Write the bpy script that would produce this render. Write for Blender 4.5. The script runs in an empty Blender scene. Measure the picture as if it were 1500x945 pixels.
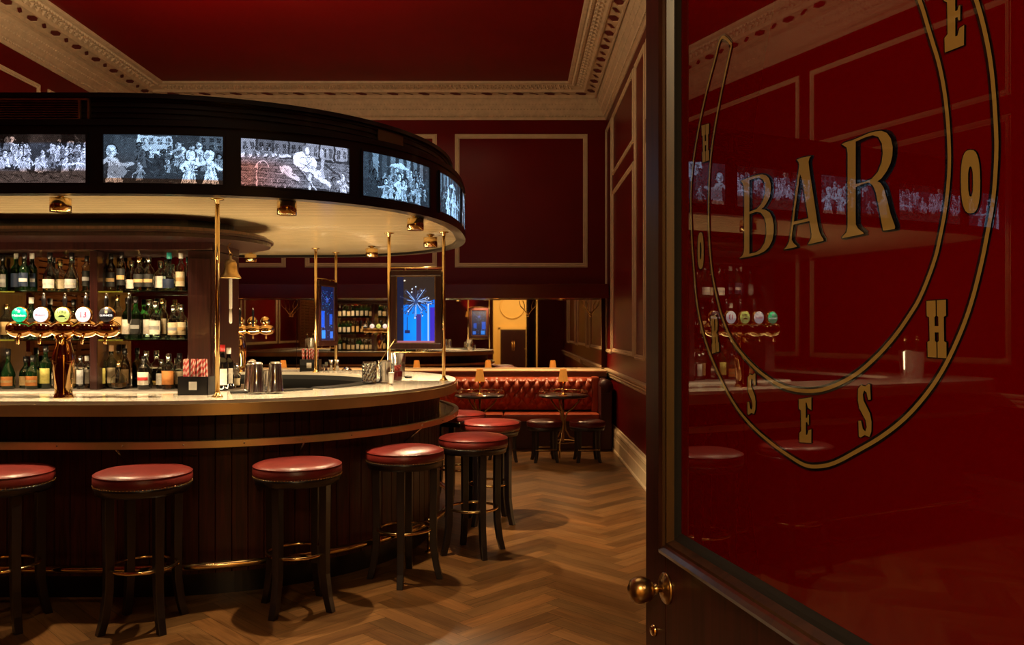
import bpy, bmesh, math, random
import numpy as np
from mathutils import Vector, Matrix
from mathutils.geometry import tessellate_polygon
random.seed(7)
PI = math.pi
S = bpy.context.scene
COL = S.collection
EYE = 1.45; FPX = 1200.0; VX, VY = 757.0, 485.0

# ------------------------------------------------------------------ materials
def _mat(name):
    m = bpy.data.materials.new(name); m.use_nodes = True
    nt = m.node_tree; b = nt.nodes['Principled BSDF']
    return m, nt, b
def pbr(name, col, rough=.5, metal=0, coat=0, spec=.5, bump=0, bscale=80, var=0, vscale=6, trans=0, ior=1.45, emis=None, es=0, coat_rough=.03, coat_ior=1.5, sheen=0):
    m, nt, b = _mat(name)
    I = b.inputs
    I['Base Color'].default_value = (*col, 1); I['Roughness'].default_value = rough
    I['Metallic'].default_value = metal; I['Coat Weight'].default_value = coat
    I['Coat Roughness'].default_value = coat_rough; I['Coat IOR'].default_value = coat_ior
    I['Specular IOR Level'].default_value = spec; I['Transmission Weight'].default_value = trans
    I['IOR'].default_value = ior
    if emis: I['Emission Color'].default_value = (*emis, 1); I['Emission Strength'].default_value = es
    N = nt.nodes; L = nt.links
    tc = N.new('ShaderNodeTexCoord')
    if var:
        n = N.new('ShaderNodeTexNoise'); n.inputs['Scale'].default_value = vscale; n.inputs['Detail'].default_value = 5
        L.new(tc.outputs['Object'], n.inputs['Vector'])
        r = N.new('ShaderNodeValToRGB'); r.color_ramp.elements[0].position = .3; r.color_ramp.elements[1].position = .7
        r.color_ramp.elements[0].color = (*[c*(1-var) for c in col], 1); r.color_ramp.elements[1].color = (*[min(1, c*(1+var)) for c in col], 1)
        L.new(n.outputs['Fac'], r.inputs[0]); L.new(r.outputs[0], I['Base Color'])
    if bump:
        n = N.new('ShaderNodeTexNoise'); n.inputs['Scale'].default_value = bscale; n.inputs['Detail'].default_value = 3
        L.new(tc.outputs['Object'], n.inputs['Vector'])
        bp = N.new('ShaderNodeBump'); bp.inputs['Strength'].default_value = bump; bp.inputs['Distance'].default_value = .01
        L.new(n.outputs['Fac'], bp.inputs['Height']); L.new(bp.outputs[0], I['Normal'])
    return m
def wood(name, c1, c2, rough=.3, stretch=(18, 18, 1.2), coat=.3, spec=.5):
    m, nt, b = _mat(name); N = nt.nodes; L = nt.links
    tc = N.new('ShaderNodeTexCoord'); mp = N.new('ShaderNodeMapping'); mp.inputs['Scale'].default_value = stretch
    n = N.new('ShaderNodeTexNoise'); n.inputs['Scale'].default_value = 3; n.inputs['Detail'].default_value = 7; n.inputs['Distortion'].default_value = .6
    r = N.new('ShaderNodeValToRGB'); r.color_ramp.elements[0].position = .32; r.color_ramp.elements[1].position = .7
    r.color_ramp.elements[0].color = (*c1, 1); r.color_ramp.elements[1].color = (*c2, 1)
    L.new(tc.outputs['Object'], mp.inputs[0]); L.new(mp.outputs[0], n.inputs['Vector']); L.new(n.outputs['Fac'], r.inputs[0]); L.new(r.outputs[0], b.inputs['Base Color'])
    b.inputs['Roughness'].default_value = rough; b.inputs['Coat Weight'].default_value = coat; b.inputs['Coat Roughness'].default_value = .12
    b.inputs['Specular IOR Level'].default_value = spec
    return m
def attr_mat(name, emit=0, rough=.4, coat=0):
    m, nt, b = _mat(name); N = nt.nodes; L = nt.links
    a = N.new('ShaderNodeAttribute'); a.attribute_name = 'Col'
    if emit:
        b.inputs['Base Color'].default_value = (.01, .01, .012, 1)
        L.new(a.outputs['Color'], b.inputs['Emission Color']); b.inputs['Emission Strength'].default_value = emit
        b.inputs['Roughness'].default_value = .15
    else: L.new(a.outputs['Color'], b.inputs['Base Color']); b.inputs['Roughness'].default_value = rough
    b.inputs['Coat Weight'].default_value = coat
    return m

M = {}
M['redwall'] = pbr('red_wall_paint', (.120, .0006, .0010), .34, spec=.3, var=.10, vscale=1.6, bump=.04, bscale=30)
M['redceil'] = pbr('red_ceiling_paint', (.14, .0005, .0009), .45, spec=.2, var=.08, vscale=1.1)
M['redglaze'] = pbr('red_gloss_fascia', (.09, .0015, .0022), .22, spec=.5, var=.15, vscale=2)
M['cream'] = pbr('cream_moulding', (.66, .49, .29), .5, var=.08, vscale=9)
M['plaster'] = pbr('cream_plasterwork', (.60, .44, .27), .6, var=.12, vscale=14, bump=.15, bscale=60)
M['lozenge'] = pbr('dark_red_inlay', (.10, .004, .005), .6)
M['board'] = wood('mahogany_boards', (.022, .0035, .0028), (.075, .012, .009), .42, coat=.1, spec=.35)
M['mahog'] = wood('dark_mahogany', (.011, .003, .0028), (.036, .009, .007), .28, coat=.5)
M['doorwood'] = wood('door_mahogany', (.022, .0035, .0035), (.060, .010, .009), .36, coat=.0, spec=.3)
M['bead'] = wood('door_bead_wood', (.018, .006, .003), (.055, .018, .008), .3, coat=.4)
M['stoolwood'] = wood('ebonised_wood', (.006, .0035, .0042), (.015, .009, .0105), .33, coat=.25)
M['brass'] = pbr('polished_brass', (.80, .57, .25), .15, metal=1, var=.12, vscale=7)
M['brassedge'] = pbr('brushed_brass_edge', (.88, .64, .30), .36, metal=.85, var=.22, vscale=2.2)
M['copper'] = pbr('bright_copper_brass', (.85, .55, .24), .07, metal=1)
M['oldbrass'] = pbr('aged_brass', (.50, .33, .13), .28, metal=1, var=.3, vscale=20)
M['steel'] = pbr('brushed_steel', (.62, .60, .58), .18, metal=1)
M['stone'] = pbr('pale_marble', (.60, .54, .44), .16, var=.10, vscale=4, coat=.3)
M['greystone'] = pbr('grey_marble', (.30, .27, .24), .25, var=.15, vscale=5)
M['greenmarble'] = pbr('green_marble', (.035, .05, .038), .12, var=.6, vscale=14, coat=.5)
M['soffit'] = pbr('cream_gloss_boards', (.56, .44, .26), .22, coat=.3, var=.06, vscale=3)
M['black'] = pbr('black_lacquer', (.006, .005, .006), .28, coat=.2)
M['blackmat'] = pbr('black_rubber', (.012, .012, .012), .6)
M['seat'] = pbr('red_leather', (.125, .012, .009), .36, coat=.12, var=.28, vscale=9, bump=.12, bscale=120, coat_rough=.25)
M['banq'] = pbr('tan_red_leather', (.36, .060, .020), .36, coat=.15, var=.18, vscale=7, coat_rough=.25)
M['darkleather'] = pbr('dark_leather', (.05, .008, .008), .4)
M['mirror'] = pbr('silvered_mirror', (.85, .80, .74), .012, metal=1)
M['wallmirror'] = pbr('antiqued_mirror', (.70, .64, .57), .02, metal=1, var=.08, vscale=2)
M['glassred'] = pbr('red_backed_glass', (.135, .0002, .0005), .3, spec=.0, coat=1, coat_rough=.004, coat_ior=1.62)
M['gold'] = pbr('gold_leaf_paint', (.40, .28, .08), .42, metal=.25, spec=.4, coat=.6, coat_rough=.01, coat_ior=1.6)
M['blackink'] = pbr('black_sign_paint', (.0015, .0015, .002), .25, coat=.8, coat_rough=.01, coat_ior=1.6)
M['clear'] = pbr('clear_glass', (.96, .98, .96), .0, trans=1, ior=1.45)
M['shelfglass'] = pbr('green_edge_glass', (.62, .88, .74), .02, trans=1, ior=1.3)
M['shade'] = pbr('pleated_lampshade', (.80, .36, .08), .7, emis=(1, .33, .04), es=.42)
M['lens'] = pbr('lit_lamp_lens', (1, .85, .6), .3, emis=(1, .72, .38), es=30)
M['rope'] = pbr('white_rope', (.70, .64, .56), .8)
M['white'] = pbr('white_paper', (.75, .72, .66), .6)
M['lobby'] = pbr('yellow_lobby_paint', (.80, .52, .14), .6)
M['screen'] = attr_mat('lit_picture_screen', emit=1.8)
M['wax'] = pbr('red_wax', (.35, .01, .01), .4)

def floor_mat():
    m, nt, b = _mat('herringbone_oak'); N = nt.nodes; L = nt.links
    u = N.new('ShaderNodeUVMap'); u.uv_map = 'UVMap'
    mp = N.new('ShaderNodeMapping'); mp.inputs['Scale'].default_value = (2.0, 26, 1)
    n = N.new('ShaderNodeTexNoise'); n.inputs['Scale'].default_value = 1.6; n.inputs['Detail'].default_value = 8; n.inputs['Distortion'].default_value = 1.1
    r = N.new('ShaderNodeValToRGB'); r.color_ramp.elements[0].position = .28; r.color_ramp.elements[1].position = .75
    r.color_ramp.elements[0].color = (.48, .42, .36, 1); r.color_ramp.elements[1].color = (1, 1, 1, 1)
    a = N.new('ShaderNodeAttribute'); a.attribute_name = 'Col'
    mx = N.new('ShaderNodeMixRGB'); mx.blend_type = 'MULTIPLY'; mx.inputs[0].default_value = 1
    L.new(u.outputs[0], mp.inputs[0]); L.new(mp.outputs[0], n.inputs['Vector']); L.new(n.outputs['Fac'], r.inputs[0])
    L.new(a.outputs['Color'], mx.inputs[1]); L.new(r.outputs[0], mx.inputs[2]); L.new(mx.outputs[0], b.inputs['Base Color'])
    b.inputs['Roughness'].default_value = .34; b.inputs['Specular IOR Level'].default_value = .3
    bp = N.new('ShaderNodeBump'); bp.inputs['Strength'].default_value = .12; bp.inputs['Distance'].default_value = .004
    L.new(n.outputs['Fac'], bp.inputs['Height']); L.new(bp.outputs[0], b.inputs['Normal'])
    return m
M['floor'] = floor_mat()

# ------------------------------------------------------------------ mesh builder
class MB:
    def __init__(s): s.v = []; s.f = []; s.sm = []
    def add(s, vs, fs, smooth=False):
        o = len(s.v); s.v += [tuple(v) for v in vs]; s.f += [tuple(i+o for i in f) for f in fs]; s.sm += [smooth]*len(fs)
        return s
    def box(s, x0, x1, y0, y1, z0, z1, mat=None):
        vs = [(x, y, z) for z in (z0, z1) for y in (y0, y1) for x in (x0, x1)]
        if mat: vs = [mat @ Vector(v) for v in vs]
        return s.add(vs, [(0, 2, 3, 1), (4, 5, 7, 6), (0, 1, 5, 4), (2, 6, 7, 3), (0, 4, 6, 2), (1, 3, 7, 5)])
    def cbox(s, x0, x1, y0, y1, z0, z1, c=.004, mat=None):   # bevelled box
        bm = bmesh.new(); bmesh.ops.create_cube(bm, size=1)
        for v in bm.verts: v.co = Vector(((x0+x1)/2+v.co.x*(x1-x0), (y0+y1)/2+v.co.y*(y1-y0), (z0+z1)/2+v.co.z*(z1-z0)))
        bmesh.ops.bevel(bm, geom=bm.edges[:], offset=c, segments=2, profile=.6, affect='EDGES')
        vs = [v.co.copy() for v in bm.verts]; idx = {v: i for i, v in enumerate(bm.verts)}
        if mat: vs = [mat @ v for v in vs]
        s.add(vs, [tuple(idx[v] for v in f.verts) for f in bm.faces]); bm.free(); return s
    def lathe(s, prof, c=(0, 0, 0), n=24, smooth=True, mat=None, sy=1.0):
        vs = []; 
        for r, z in prof:
            for k in range(n):
                a = 2*PI*k/n; vs.append((c[0]+r*math.cos(a), c[1]+sy*r*math.sin(a), c[2]+z))
        fs = []
        for i in range(len(prof)-1):
            for k in range(n):
                k2 = (k+1) % n; fs.append((i*n+k, i*n+k2, (i+1)*n+k2, (i+1)*n+k))
        if prof[0][0] > 1e-6: fs.append(tuple(range(n-1, -1, -1)))
        if prof[-1][0] > 1e-6: fs.append(tuple((len(prof)-1)*n+k for k in range(n)))
        if mat: vs = [mat @ Vector(v) for v in vs]
        return s.add(vs, fs, smooth)
    def tube(s, pts, r, n=10, closed=False, smooth=True, cap=True, flat=None):
        pts = [Vector(p) for p in pts]; N = len(pts)
        rs = r if isinstance(r, (list, tuple)) else [r]*N
        rings = []; up = None
        for i, p in enumerate(pts):
            a = pts[(i-1) % N] if (closed or i > 0) else pts[0]; b = pts[(i+1) % N] if (closed or i < N-1) else pts[-1]
            t = (b-a).normalized()
            if up is None:
                up = Vector((0, 0, 1)) if abs(t.z) < .9 else Vector((0, 1, 0))
            x = t.cross(up).normalized(); up = x.cross(t).normalized()
            rings.append([p + x*math.cos(2*PI*k/n+PI/n)*rs[i] + up*math.sin(2*PI*k/n+PI/n)*rs[i] for k in range(n)])
        vs = [q for rg in rings for q in rg]; fs = []
        for i in range(N if closed else N-1):
            j = (i+1) % N
            for k in range(n):
                k2 = (k+1) % n; fs.append((i*n+k, i*n+k2, j*n+k2, j*n+k))
        if cap and not closed: fs.append(tuple(range(n-1, -1, -1))); fs.append(tuple((N-1)*n+k for k in range(n)))
        return s.add(vs, fs, smooth)
    def cyl(s, a, b, r, r2=None, n=16, smooth=True):
        return s.tube([a, b], [r, r if r2 is None else r2], n=n, smooth=smooth)
    def ball(s, c, r, n=12, sz=1.0):
        m = n//2+1
        return s.lathe([(max(0, r*math.sin(PI*i/m)), -r*sz*math.cos(PI*i/m)) for i in range(m+1)], c, n)
    def prism(s, poly, z0, z1, smooth=False):
        n = len(poly); vs = [(x, y, z0) for x, y in poly]+[(x, y, z1) for x, y in poly]
        fs = [(i, (i+1) % n, n+(i+1) % n, n+i) for i in range(n)]
        s.add(vs, fs, smooth); s.add(vs, [tuple(range(n-1, -1, -1)), tuple(range(n, 2*n))], False); return s
    def ring(s, out, inn, z0, z1, inner=True):    # annular slab between two outlines of same count
        n = len(out); vs = [(x, y, z0) for x, y in out]+[(x, y, z1) for x, y in out]+[(x, y, z0) for x, y in inn]+[(x, y, z1) for x, y in inn]
        fs = []
        for i in range(n):
            j = (i+1) % n
            fs += [(i, j, n+j, n+i), (n+i, n+j, 3*n+j, 3*n+i), (2*n+j, 2*n+i, 3*n+i, 3*n+j), (j, i, 2*n+i, 2*n+j)]
        return s.add(vs, fs)
    def build(s, name, mat, parent=None, at=None, rz=0, bevel=0, **props):
        me = bpy.data.meshes.new(name); me.from_pydata(s.v, [], s.f); me.polygons.foreach_set('use_smooth', s.sm); me.update()
        bm = bmesh.new(); bm.from_mesh(me); bmesh.ops.recalc_face_normals(bm, faces=bm.faces[:]); bm.to_mesh(me); bm.free()
        me.materials.append(M[mat] if isinstance(mat, str) else mat)
        o = bpy.data.objects.new(name, me); COL.objects.link(o)
        if parent: o.parent = parent
        if at: o.location = at
        o.rotation_euler.z = rz
        if bevel:
            b = o.modifiers.new('bevel', 'BEVEL'); b.width = bevel; b.segments = 2; b.limit_method = 'ANGLE'
        for k, v in props.items(): o[k] = v
        return o
def thing(name, label, cat, loc=(0, 0, 0), rz=0, group=None):
    o = bpy.data.objects.new(name, None); COL.objects.link(o); o.location = loc; o.rotation_euler.z = rz; o.empty_display_size = .05
    o['label'] = label; o['category'] = cat
    if group: o['group'] = group
    return o
def tag(o, label, cat, group=None):
    o['label'] = label; o['category'] = cat
    if group: o['group'] = group
    return o
def dup(root, loc, rz=0, label=None, group=None, scale=None):
    r = root.copy(); COL.objects.link(r); r.location = loc; r.rotation_euler.z = rz
    if label: r['label'] = label
    if group: r['group'] = group
    if scale: r.scale = (scale,)*3
    for ch in list(root.children):
        c = ch.copy(); COL.objects.link(c); c.parent = r
        for g in ch.children:
            d = g.copy(); COL.objects.link(d); d.parent = c
    return r
def struct(o): o['kind'] = 'structure'; return o

# ------------------------------------------------------------------ outlines (oval island bar)
def outline(a, b, n, cx, cy, L, N=400):
    raw = []
    K = 600
    for k in range(K+1):                                   # right half, front -> back
        t = PI*k/K; sx, cc = math.sin(t), math.cos(t)
        raw.append((cx+a*abs(sx)**(2/n), cy-b*math.copysign(abs(cc)**(2/n), cc)))
    left = []                                                # left half, back -> front: squarer end against the wall
    for k in range(K, -1, -1):
        t = PI*k/K; sx, cc = math.sin(t), math.cos(t); left.append((cx-L-a*abs(sx)**(2/7), cy-b*math.copysign(abs(cc)**(2/7), cc)))
    pts = raw+left
    d = [0]
    for i in range(len(pts)):
        p, q = pts[i], pts[(i+1) % len(pts)]; d.append(d[-1]+math.hypot(q[0]-p[0], q[1]-p[1]))
    pts.append(pts[0]); d = np.array(d); X = np.array([p[0] for p in pts]); Y = np.array([p[1] for p in pts])
    return (lambda s: (float(np.interp(s % d[-1], d, X)), float(np.interp(s % d[-1], d, Y)))), float(d[-1])
def sample(fn, per, N): return [fn(per*i/N) for i in range(N)]
def nrm(fn, s, e=.01):
    p, q = fn(s-e), fn(s+e); dx, dy = q[0]-p[0], q[1]-p[1]; l = math.hypot(dx, dy); return (dy/l, -dx/l)   # outward

# ------------------------------------------------------------------ room shell
XR, XL, YB, YF, ZC = 1.21, -5.1, 11.07, .42, 4.66
def shell():
    # floor: herringbone planks
    W, Lg = .105, .63; vs = []; fs = []; cols = []; uvs = []
    ca = math.cos(PI/4); sa = math.sin(PI/4)
    rnd = random.Random(3)
    k = int(Lg/W)
    x0, x1, y0, y1 = XL, XR, -3.2, YB
    def clip(P, f):                                            # keep the side where f(p) >= 0
        Q = []
        for i in range(len(P)):
            p, q = P[i], P[(i+1) % len(P)]; fp, fq = f(p), f(q)
            if fp >= 0: Q.append(p)
            if (fp >= 0) != (fq >= 0): t = fp/(fp-fq); Q.append((p[0]+t*(q[0]-p[0]), p[1]+t*(q[1]-p[1])))
        return Q
    def plank(ax, ay, horiz):
        g = .0009
        w, h = (Lg, W) if horiz else (W, Lg)
        P = [(ax+g, ay+g), (ax+w-g, ay+g), (ax+w-g, ay+h-g), (ax+g, ay+h-g)]
        Q = [(p[0]*ca-p[1]*sa-2, p[0]*sa+p[1]*ca+4) for p in P]
        for f in (lambda p: p[0]-x0, lambda p: x1-p[0], lambda p: p[1]-y0, lambda p: y1-p[1]):
            Q = clip(Q, f)
            if len(Q) < 3: return
        o = len(vs); vs.extend((q[0], q[1], 0) for q in Q); fs.append(tuple(range(o, o+len(Q))))
        b = rnd.uniform(.55, 1.2); t = rnd.uniform(-.06, .06)
        ou, ov = rnd.uniform(0, 50), rnd.uniform(0, 50)
        for q in Q:
            cols.append((.225*b*(1+t), .104*b, .033*b*(1-t)))
            px_, py_ = (q[0]+2)*ca+(q[1]-4)*sa-ax, -(q[0]+2)*sa+(q[1]-4)*ca-ay
            uvs.append((px_+ou, py_+ov) if horiz else (py_+ou, px_+ov))
    for i in range(-150, 151):
        for j in range(-26, 27):
            ax, ay = i*W+j*Lg, i*W-j*Lg
            plank(ax, ay, True); plank(ax+Lg, ay-Lg+W, False)
    me = bpy.data.meshes.new('floor'); me.from_pydata(vs, [], fs); me.update()
    uvl = me.uv_layers.new(name='UVMap'); arr = np.array(uvs, dtype=np.float32).ravel(); uvl.data.foreach_set('uv', arr)
    ca_ = me.color_attributes.new('Col', 'FLOAT_COLOR', 'CORNER')
    ca_.data.foreach_set('color', np.array([(*c, 1) for c in cols], dtype=np.float32).ravel())
    me.materials.append(M['floor']); o = bpy.data.objects.new('floor', me); COL.objects.link(o); struct(o)
    sub = MB().box(XL-.2, XR+.2, -3.4, YB+.2, -.12, -.002).build('floor', 'blackmat'); struct(sub)
    struct(MB().box(XL-.2, XR+.2, YF, YB+.2, ZC, ZC+.1).build('ceiling', 'redceil'))
    struct(MB().box(XR, XR+.15, YF, YB+.15, 0, ZC).build('wall_right', 'redwall'))
    struct(MB().box(XL-.15, XL, YF, YB+.15, 0, ZC).build('wall_left', 'redwall'))
    struct(MB().box(XL-.15, XR+.15, YB, YB+.15, 0, ZC).build('wall_back', 'redwall'))
    fw = MB(); fw.box(XL-.15, -.62, YF-.16, YF, 0, ZC); fw.box(.54, XR+.15, YF-.16, YF, 0, ZC); fw.box(-.62, .54, YF-.16, YF, 2.62, ZC)
    struct(fw.build('wall_front', 'redwall'))
shell()

def frame_rect(mb, origin, U, V, Nn, u0, u1, v0, v1, w=.05, t=.022):
    # picture-rail style moulding: stepped profile swept round a rectangle, on plane origin+U*u+V*v, standing out along Nn
    prof = [(0, 0), (0, t*.6), (w*.18, t*.6), (w*.28, t), (w*.5, t*.75), (w*.7, t*.9), (w*.8, t*.45), (w, t*.4), (w, 0)]
    O, U, V, Nn = Vector(origin), Vector(U), Vector(V), Vector(Nn)
    cor = [(u0, v0, 1, 1), (u1, v0, -1, 1), (u1, v1, -1, -1), (u0, v1, 1, -1)]
    vs = []
    for (u, v, su, sv) in cor:
        for (a, h) in prof: vs.append(O+U*(u+su*a)+V*(v+sv*a)+Nn*h)
    n = len(prof); fs = []
    for c in range(4):
        d = (c+1) % 4
        for k in range(n-1): fs.append((c*n+k, d*n+k, d*n+k+1, c*n+k+1))
    mb.add(vs, fs)
tn = [0]
def trim(mb, mat, parent=None):
    tn[0] += 1; return struct(mb.build('trim_%d' % tn[0], mat, parent))
# wall panels on the right wall: narrow full-height, then wide pair, repeating towards the camera
y = 11.03
for k in range(5):
    a1, a0 = y, y-.64
    if a0 > .5:
        mb = MB(); frame_rect(mb, (XR, 0, 0), (0, 1, 0), (0, 0, 1), (-1, 0, 0), a0, a1, 1.165, 4.16); trim(mb, 'cream')
    b1, b0 = y-.74, y-2.60
    if b0 > .5:
        for (v0, v1) in ((1.185, 3.20), (3.40, 4.16)):
            mb = MB(); frame_rect(mb, (XR, 0, 0), (0, 1, 0), (0, 0, 1), (-1, 0, 0), b0, b1, v0, v1); trim(mb, 'cream')
    y -= 2.70
y = 11.0
for k in range(5):                                                     # left wall, same rhythm
    for (v0, v1) in ((1.185, 3.15), (3.30, 4.08)):
        if y-2.1 > .5:
            mb = MB(); frame_rect(mb, (XL, 0, 0), (0, 1, 0), (0, 0, 1), (1, 0, 0), y-2.1, y, v0, v1); trim(mb, 'cream')
    y -= 2.25
for (x0, x1) in ((-.835, .955), (-2.86, -1.08), (-4.88, -3.12)):       # back wall
    mb = MB(); frame_rect(mb, (0, YB, 0), (1, 0, 0), (0, 0, 1), (0, -1, 0), x0, x1, 2.31, 4.11, w=.06); trim(mb, 'cream')

def sweep_wall(prof, mat, y0=YF, y1=YB, name=None, walls='RBL'):
    # prof: (distance out from wall, z); walls joined with mitres
    mb = MB()
    path = []
    if 'R' in walls: path += [lambda p: (XR-p, y0), lambda p: (XR-p, YB-p)]
    if 'L' in walls: path += [lambda p: (XL+p, YB-p), lambda p: (XL+p, y0)]
    n = len(prof); vs = []
    for f in path:
        for p, z in prof: x, yy = f(p); vs.append((x, yy, z))
    fs = []
    for c in range(len(path)-1):
        for k in range(n-1): fs.append((c*n+k, (c+1)*n+k, (c+1)*n+k+1, c*n+k+1))
    mb.add(vs, fs); return mb
# cornice
prof = [(0, 4.30), (.012, 4.30), (.02, 4.33), (.05, 4.345), (.055, 4.37), (.075, 4.40), (.11, 4.46), (.15, 4.52), (.152, 4.575), (.160, 4.575), (.163, 4.545), (.178, 4.545), (.180, 4.585),
        (.30, 4.60), (.305, 4.585), (.325, 4.585), (.33, 4.60), (.345, 4.615), (.44, 4.635), (.455, 4.62), (.47, 4.618), (.50, 4.635), (.515, 4.63), (.545, 4.635), (.555, 4.66)]
trim(sweep_wall(prof, 'plaster'), 'plaster')
orn = MB(); loz = MB()
def run_orn(P, D, Nn, length):
    # P start corner on wall line, D direction along the wall, Nn into the room
    P, D, Nn = Vector(P), Vector(D), Vector(Nn)
    def q(s, p, z): return P+D*s+Nn*p+Vector((0, 0, z))
    def leaf(s, p, z, w, l, h):
        c = q(s, p, z); orn.add([c-D*w, c-Nn*l, c+D*w, c+Nn*l, c+Vector((0, 0, -h))], [(0, 1, 4), (1, 2, 4), (2, 3, 4), (3, 0, 4)])
    s = .56
    while s < length-.56:
        leaf(s, .485, 4.626, .019, .020, .026); leaf(s+.026, .485, 4.626, .005, .018, .014); s += .052                     # egg and dart
    s = .5; k = 0
    while s < length-.48:
        leaf(s, .41 if k % 2 else .37, 4.622, .022, .032, .024); leaf(s+.02, .355 if k % 2 else .43, 4.622, .014, .016, .016); s += .05; k += 1
    s = .12
    while s < length-.1:
        leaf(s, .047, 4.345, .014, .014, .020); leaf(s+.02, .09, 4.425, .012, .016, .016); leaf(s, .125, 4.482, .012, .014, .014); s += .044
    s = .36; k = 0
    while s < length-.3:
        big = k % 2 == 0; w = .078 if big else .062; l = .050 if big else .040; sk = .5 if big else 1.1
        zz = lambda p: 4.585+(p-.175)/.125*.015-.0015
        hx = [(-w, 0), (-w*.45, -l), (w*.45, -l), (w, 0), (w*.45, l), (-w*.45, l)] if big else [(-w*.75, -l*.2), (-w*.3, -l), (w*.1, -l), (w*.75, l*.2), (w*.3, l), (-w*.1, l)]
        loz.add([q(s+a+b*sk, .238+b, zz(.238+b)) for a, b in hx], [tuple(range(6))])
        # raised ribbon edging round each inlay
        for i in range(6):
            a, b = hx[i]; c, d = hx[(i+1) % 6]
            orn.add([q(s+a+b*sk, .238+b, zz(.238+b)-.001), q(s+c+d*sk, .238+d, zz(.238+d)-.001), q(s+(c+d*sk)*1.08, .238+d*1.15, zz(.238+d)-.007), q(s+(a+b*sk)*1.08, .238+b*1.15, zz(.238+b)-.007)], [(0, 1, 2, 3)])
        s += .2075; k += 1
run_orn((XR, YB, 0), (0, -1, 0), (-1, 0, 0), YB-YF)
run_orn((XR, YB, 0), (-1, 0, 0), (0, -1, 0), XR-XL)
run_orn((XL, YB, 0), (0, -1, 0), (1, 0, 0), YB-YF)
trim(orn, 'plaster'); trim(loz, 'lozenge')
# chair rail and baseboards
rail = [(0, .855), (.018, .855), (.022, .872), (.016, .878), (.03, .89), (.034, .905), (.028, .912), (.045, .93), (.05, .948), (.046, .958), (0, .960)]
trim(sweep_wall(rail, 'cream'), 'cream')
bb = [(0, .285), (.012, .283), (.016, .265), (.03, .25), (.034, .225), (.03, .215), (.03, .16), (.036, .15), (.036, .03), (.045, .02), (.045, 0)]
def bbs(side, fx):
    mb = MB(); n = len(bb); vs = []
    for yy in (YF, YB):
        for p, z in bb: vs.append((fx(p), yy, z))
    mb.add(vs, [(k, n+k, n+k+1, k+1) for k in range(n-1)])
    struct(mb.build('baseboard_'+side, 'cream'))
bbs('right', lambda p: XR-p); bbs('left', lambda p: XL+p)
mb = MB(); mb.cbox(XR-.06, XR, 6.78, 6.98, 0, .32, .006); mb.cbox(XR-.06, XR, 6.78, 6.98, .855, .965, .006); trim(mb, 'cream')

sh = thing('window_shutter', 'orange-brown slatted shutter seen only in the bottle cabinet mirror, on the left wall', 'shutter', (XL, 0, 0))
m = MB()
for (a, b, c, d) in ((.95, 1.03, 1.15, 2.62), (2.62, 2.70, 1.15, 2.62), (.95, 2.70, 1.07, 1.15), (.95, 2.70, 2.62, 2.70), (1.78, 1.86, 1.15, 2.62)): m.cbox(.001, .05, a, b, c, d, .004)
m.build('shutter_frame', wood('shutter_wood', (.25, .10, .03), (.42, .19, .06), stretch=(18, 1.2, 18)), sh)
for (a, b) in ((1.03, 1.78), (1.86, 2.62)):
    m = MB()
    for k in range(21): z = 1.17+k*.069; m.cbox(.008, .040, a+.001, b-.001, z, z+.052, .003)
    m.build('slat_panel', bpy.data.materials['shutter_wood'], sh)

# lobby beyond the doorway (behind the camera; the wall mirror shows it)
mb = MB(); mb.box(-1.6, 1.5, -3.3, -3.2, 0, 3.2); mb.box(-1.7, -1.6, -3.3, YF-.16, 0, 3.2); mb.box(1.5, 1.6, -3.3, YF-.16, 0, 3.2); mb.box(-1.7, 1.6, -3.3, YF-.16, 3.2, 3.3)
struct(mb.build('wall_lobby', 'lobby'))
mb = MB(); mb.tube([(-.14+.36*math.cos(a*PI/20), -3.18, 2.2+.36*math.sin(a*PI/20)) for a in range(40)], .022, closed=True)
mb.box(-.56, -.50, -3.2, -3.15, 0, 1.56); mb.box(.28, .34, -3.2, -3.15, 0, 1.56); mb.box(-.56, .34, -3.2, -3.15, 1.50, 1.58); trim(mb, 'lobby')
d = MB().cbox(-.5, .28, -3.19, -3.15, .01, 1.5).build('door_2', 'mahog'); struct(d)
MB().cyl((-.14, -3.13, .85), (-.14, -3.13, 1.15), .012).build('door_handle', 'brass', d)
MB().cyl((-.08, -3.13, .85), (-.08, -3.13, 1.15), .012).build('door_handle', 'brass', d)

# ------------------------------------------------------------------ island bar counter
CX, CY = -2.15, 5.95
LL = 1.12
co_f, co_p = outline(1.70, 1.76, 2.15, CX, CY, LL)
NSEG = 300
bar = thing('bar_counter', 'long oval bar counter with pale stone top, brass edge and dark vertical boards', 'bar counter', (0, 0, 0))
def ol(a, b, n=2.15, N=NSEG): f, p = outline(a, b, n, CX, CY, LL); return sample(f, p, N)
O1, I1 = ol(1.70, 1.76), ol(1.08, 1.24)
MB().ring(O1, I1, 1.068, 1.09).build('countertop', 'stone', bar)
MB().ring(ol(1.705, 1.765), ol(1.60, 1.66), 1.012, 1.072).build('edge_band', 'brassedge', bar)
MB().ring(ol(1.62, 1.66), ol(1.09, 1.25), 1.03, 1.069).build('underside', 'blackmat', bar)
mb = MB()                                                              # board cladding with v-grooves
f, p = outline(1.58, 1.54, 2.15, CX, CY, LL); nb = round(p/.085); w = p/nb; line = []
for i in range(nb):
    for (s, d) in ((.0, .006), (.0035, 0), (w*.5, 0), (w-.0035, 0)):
        x, yv = f(i*w+s); nx, ny = nrm(f, i*w+s); line.append((x-nx*d, yv-ny*d))
n = len(line)
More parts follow.
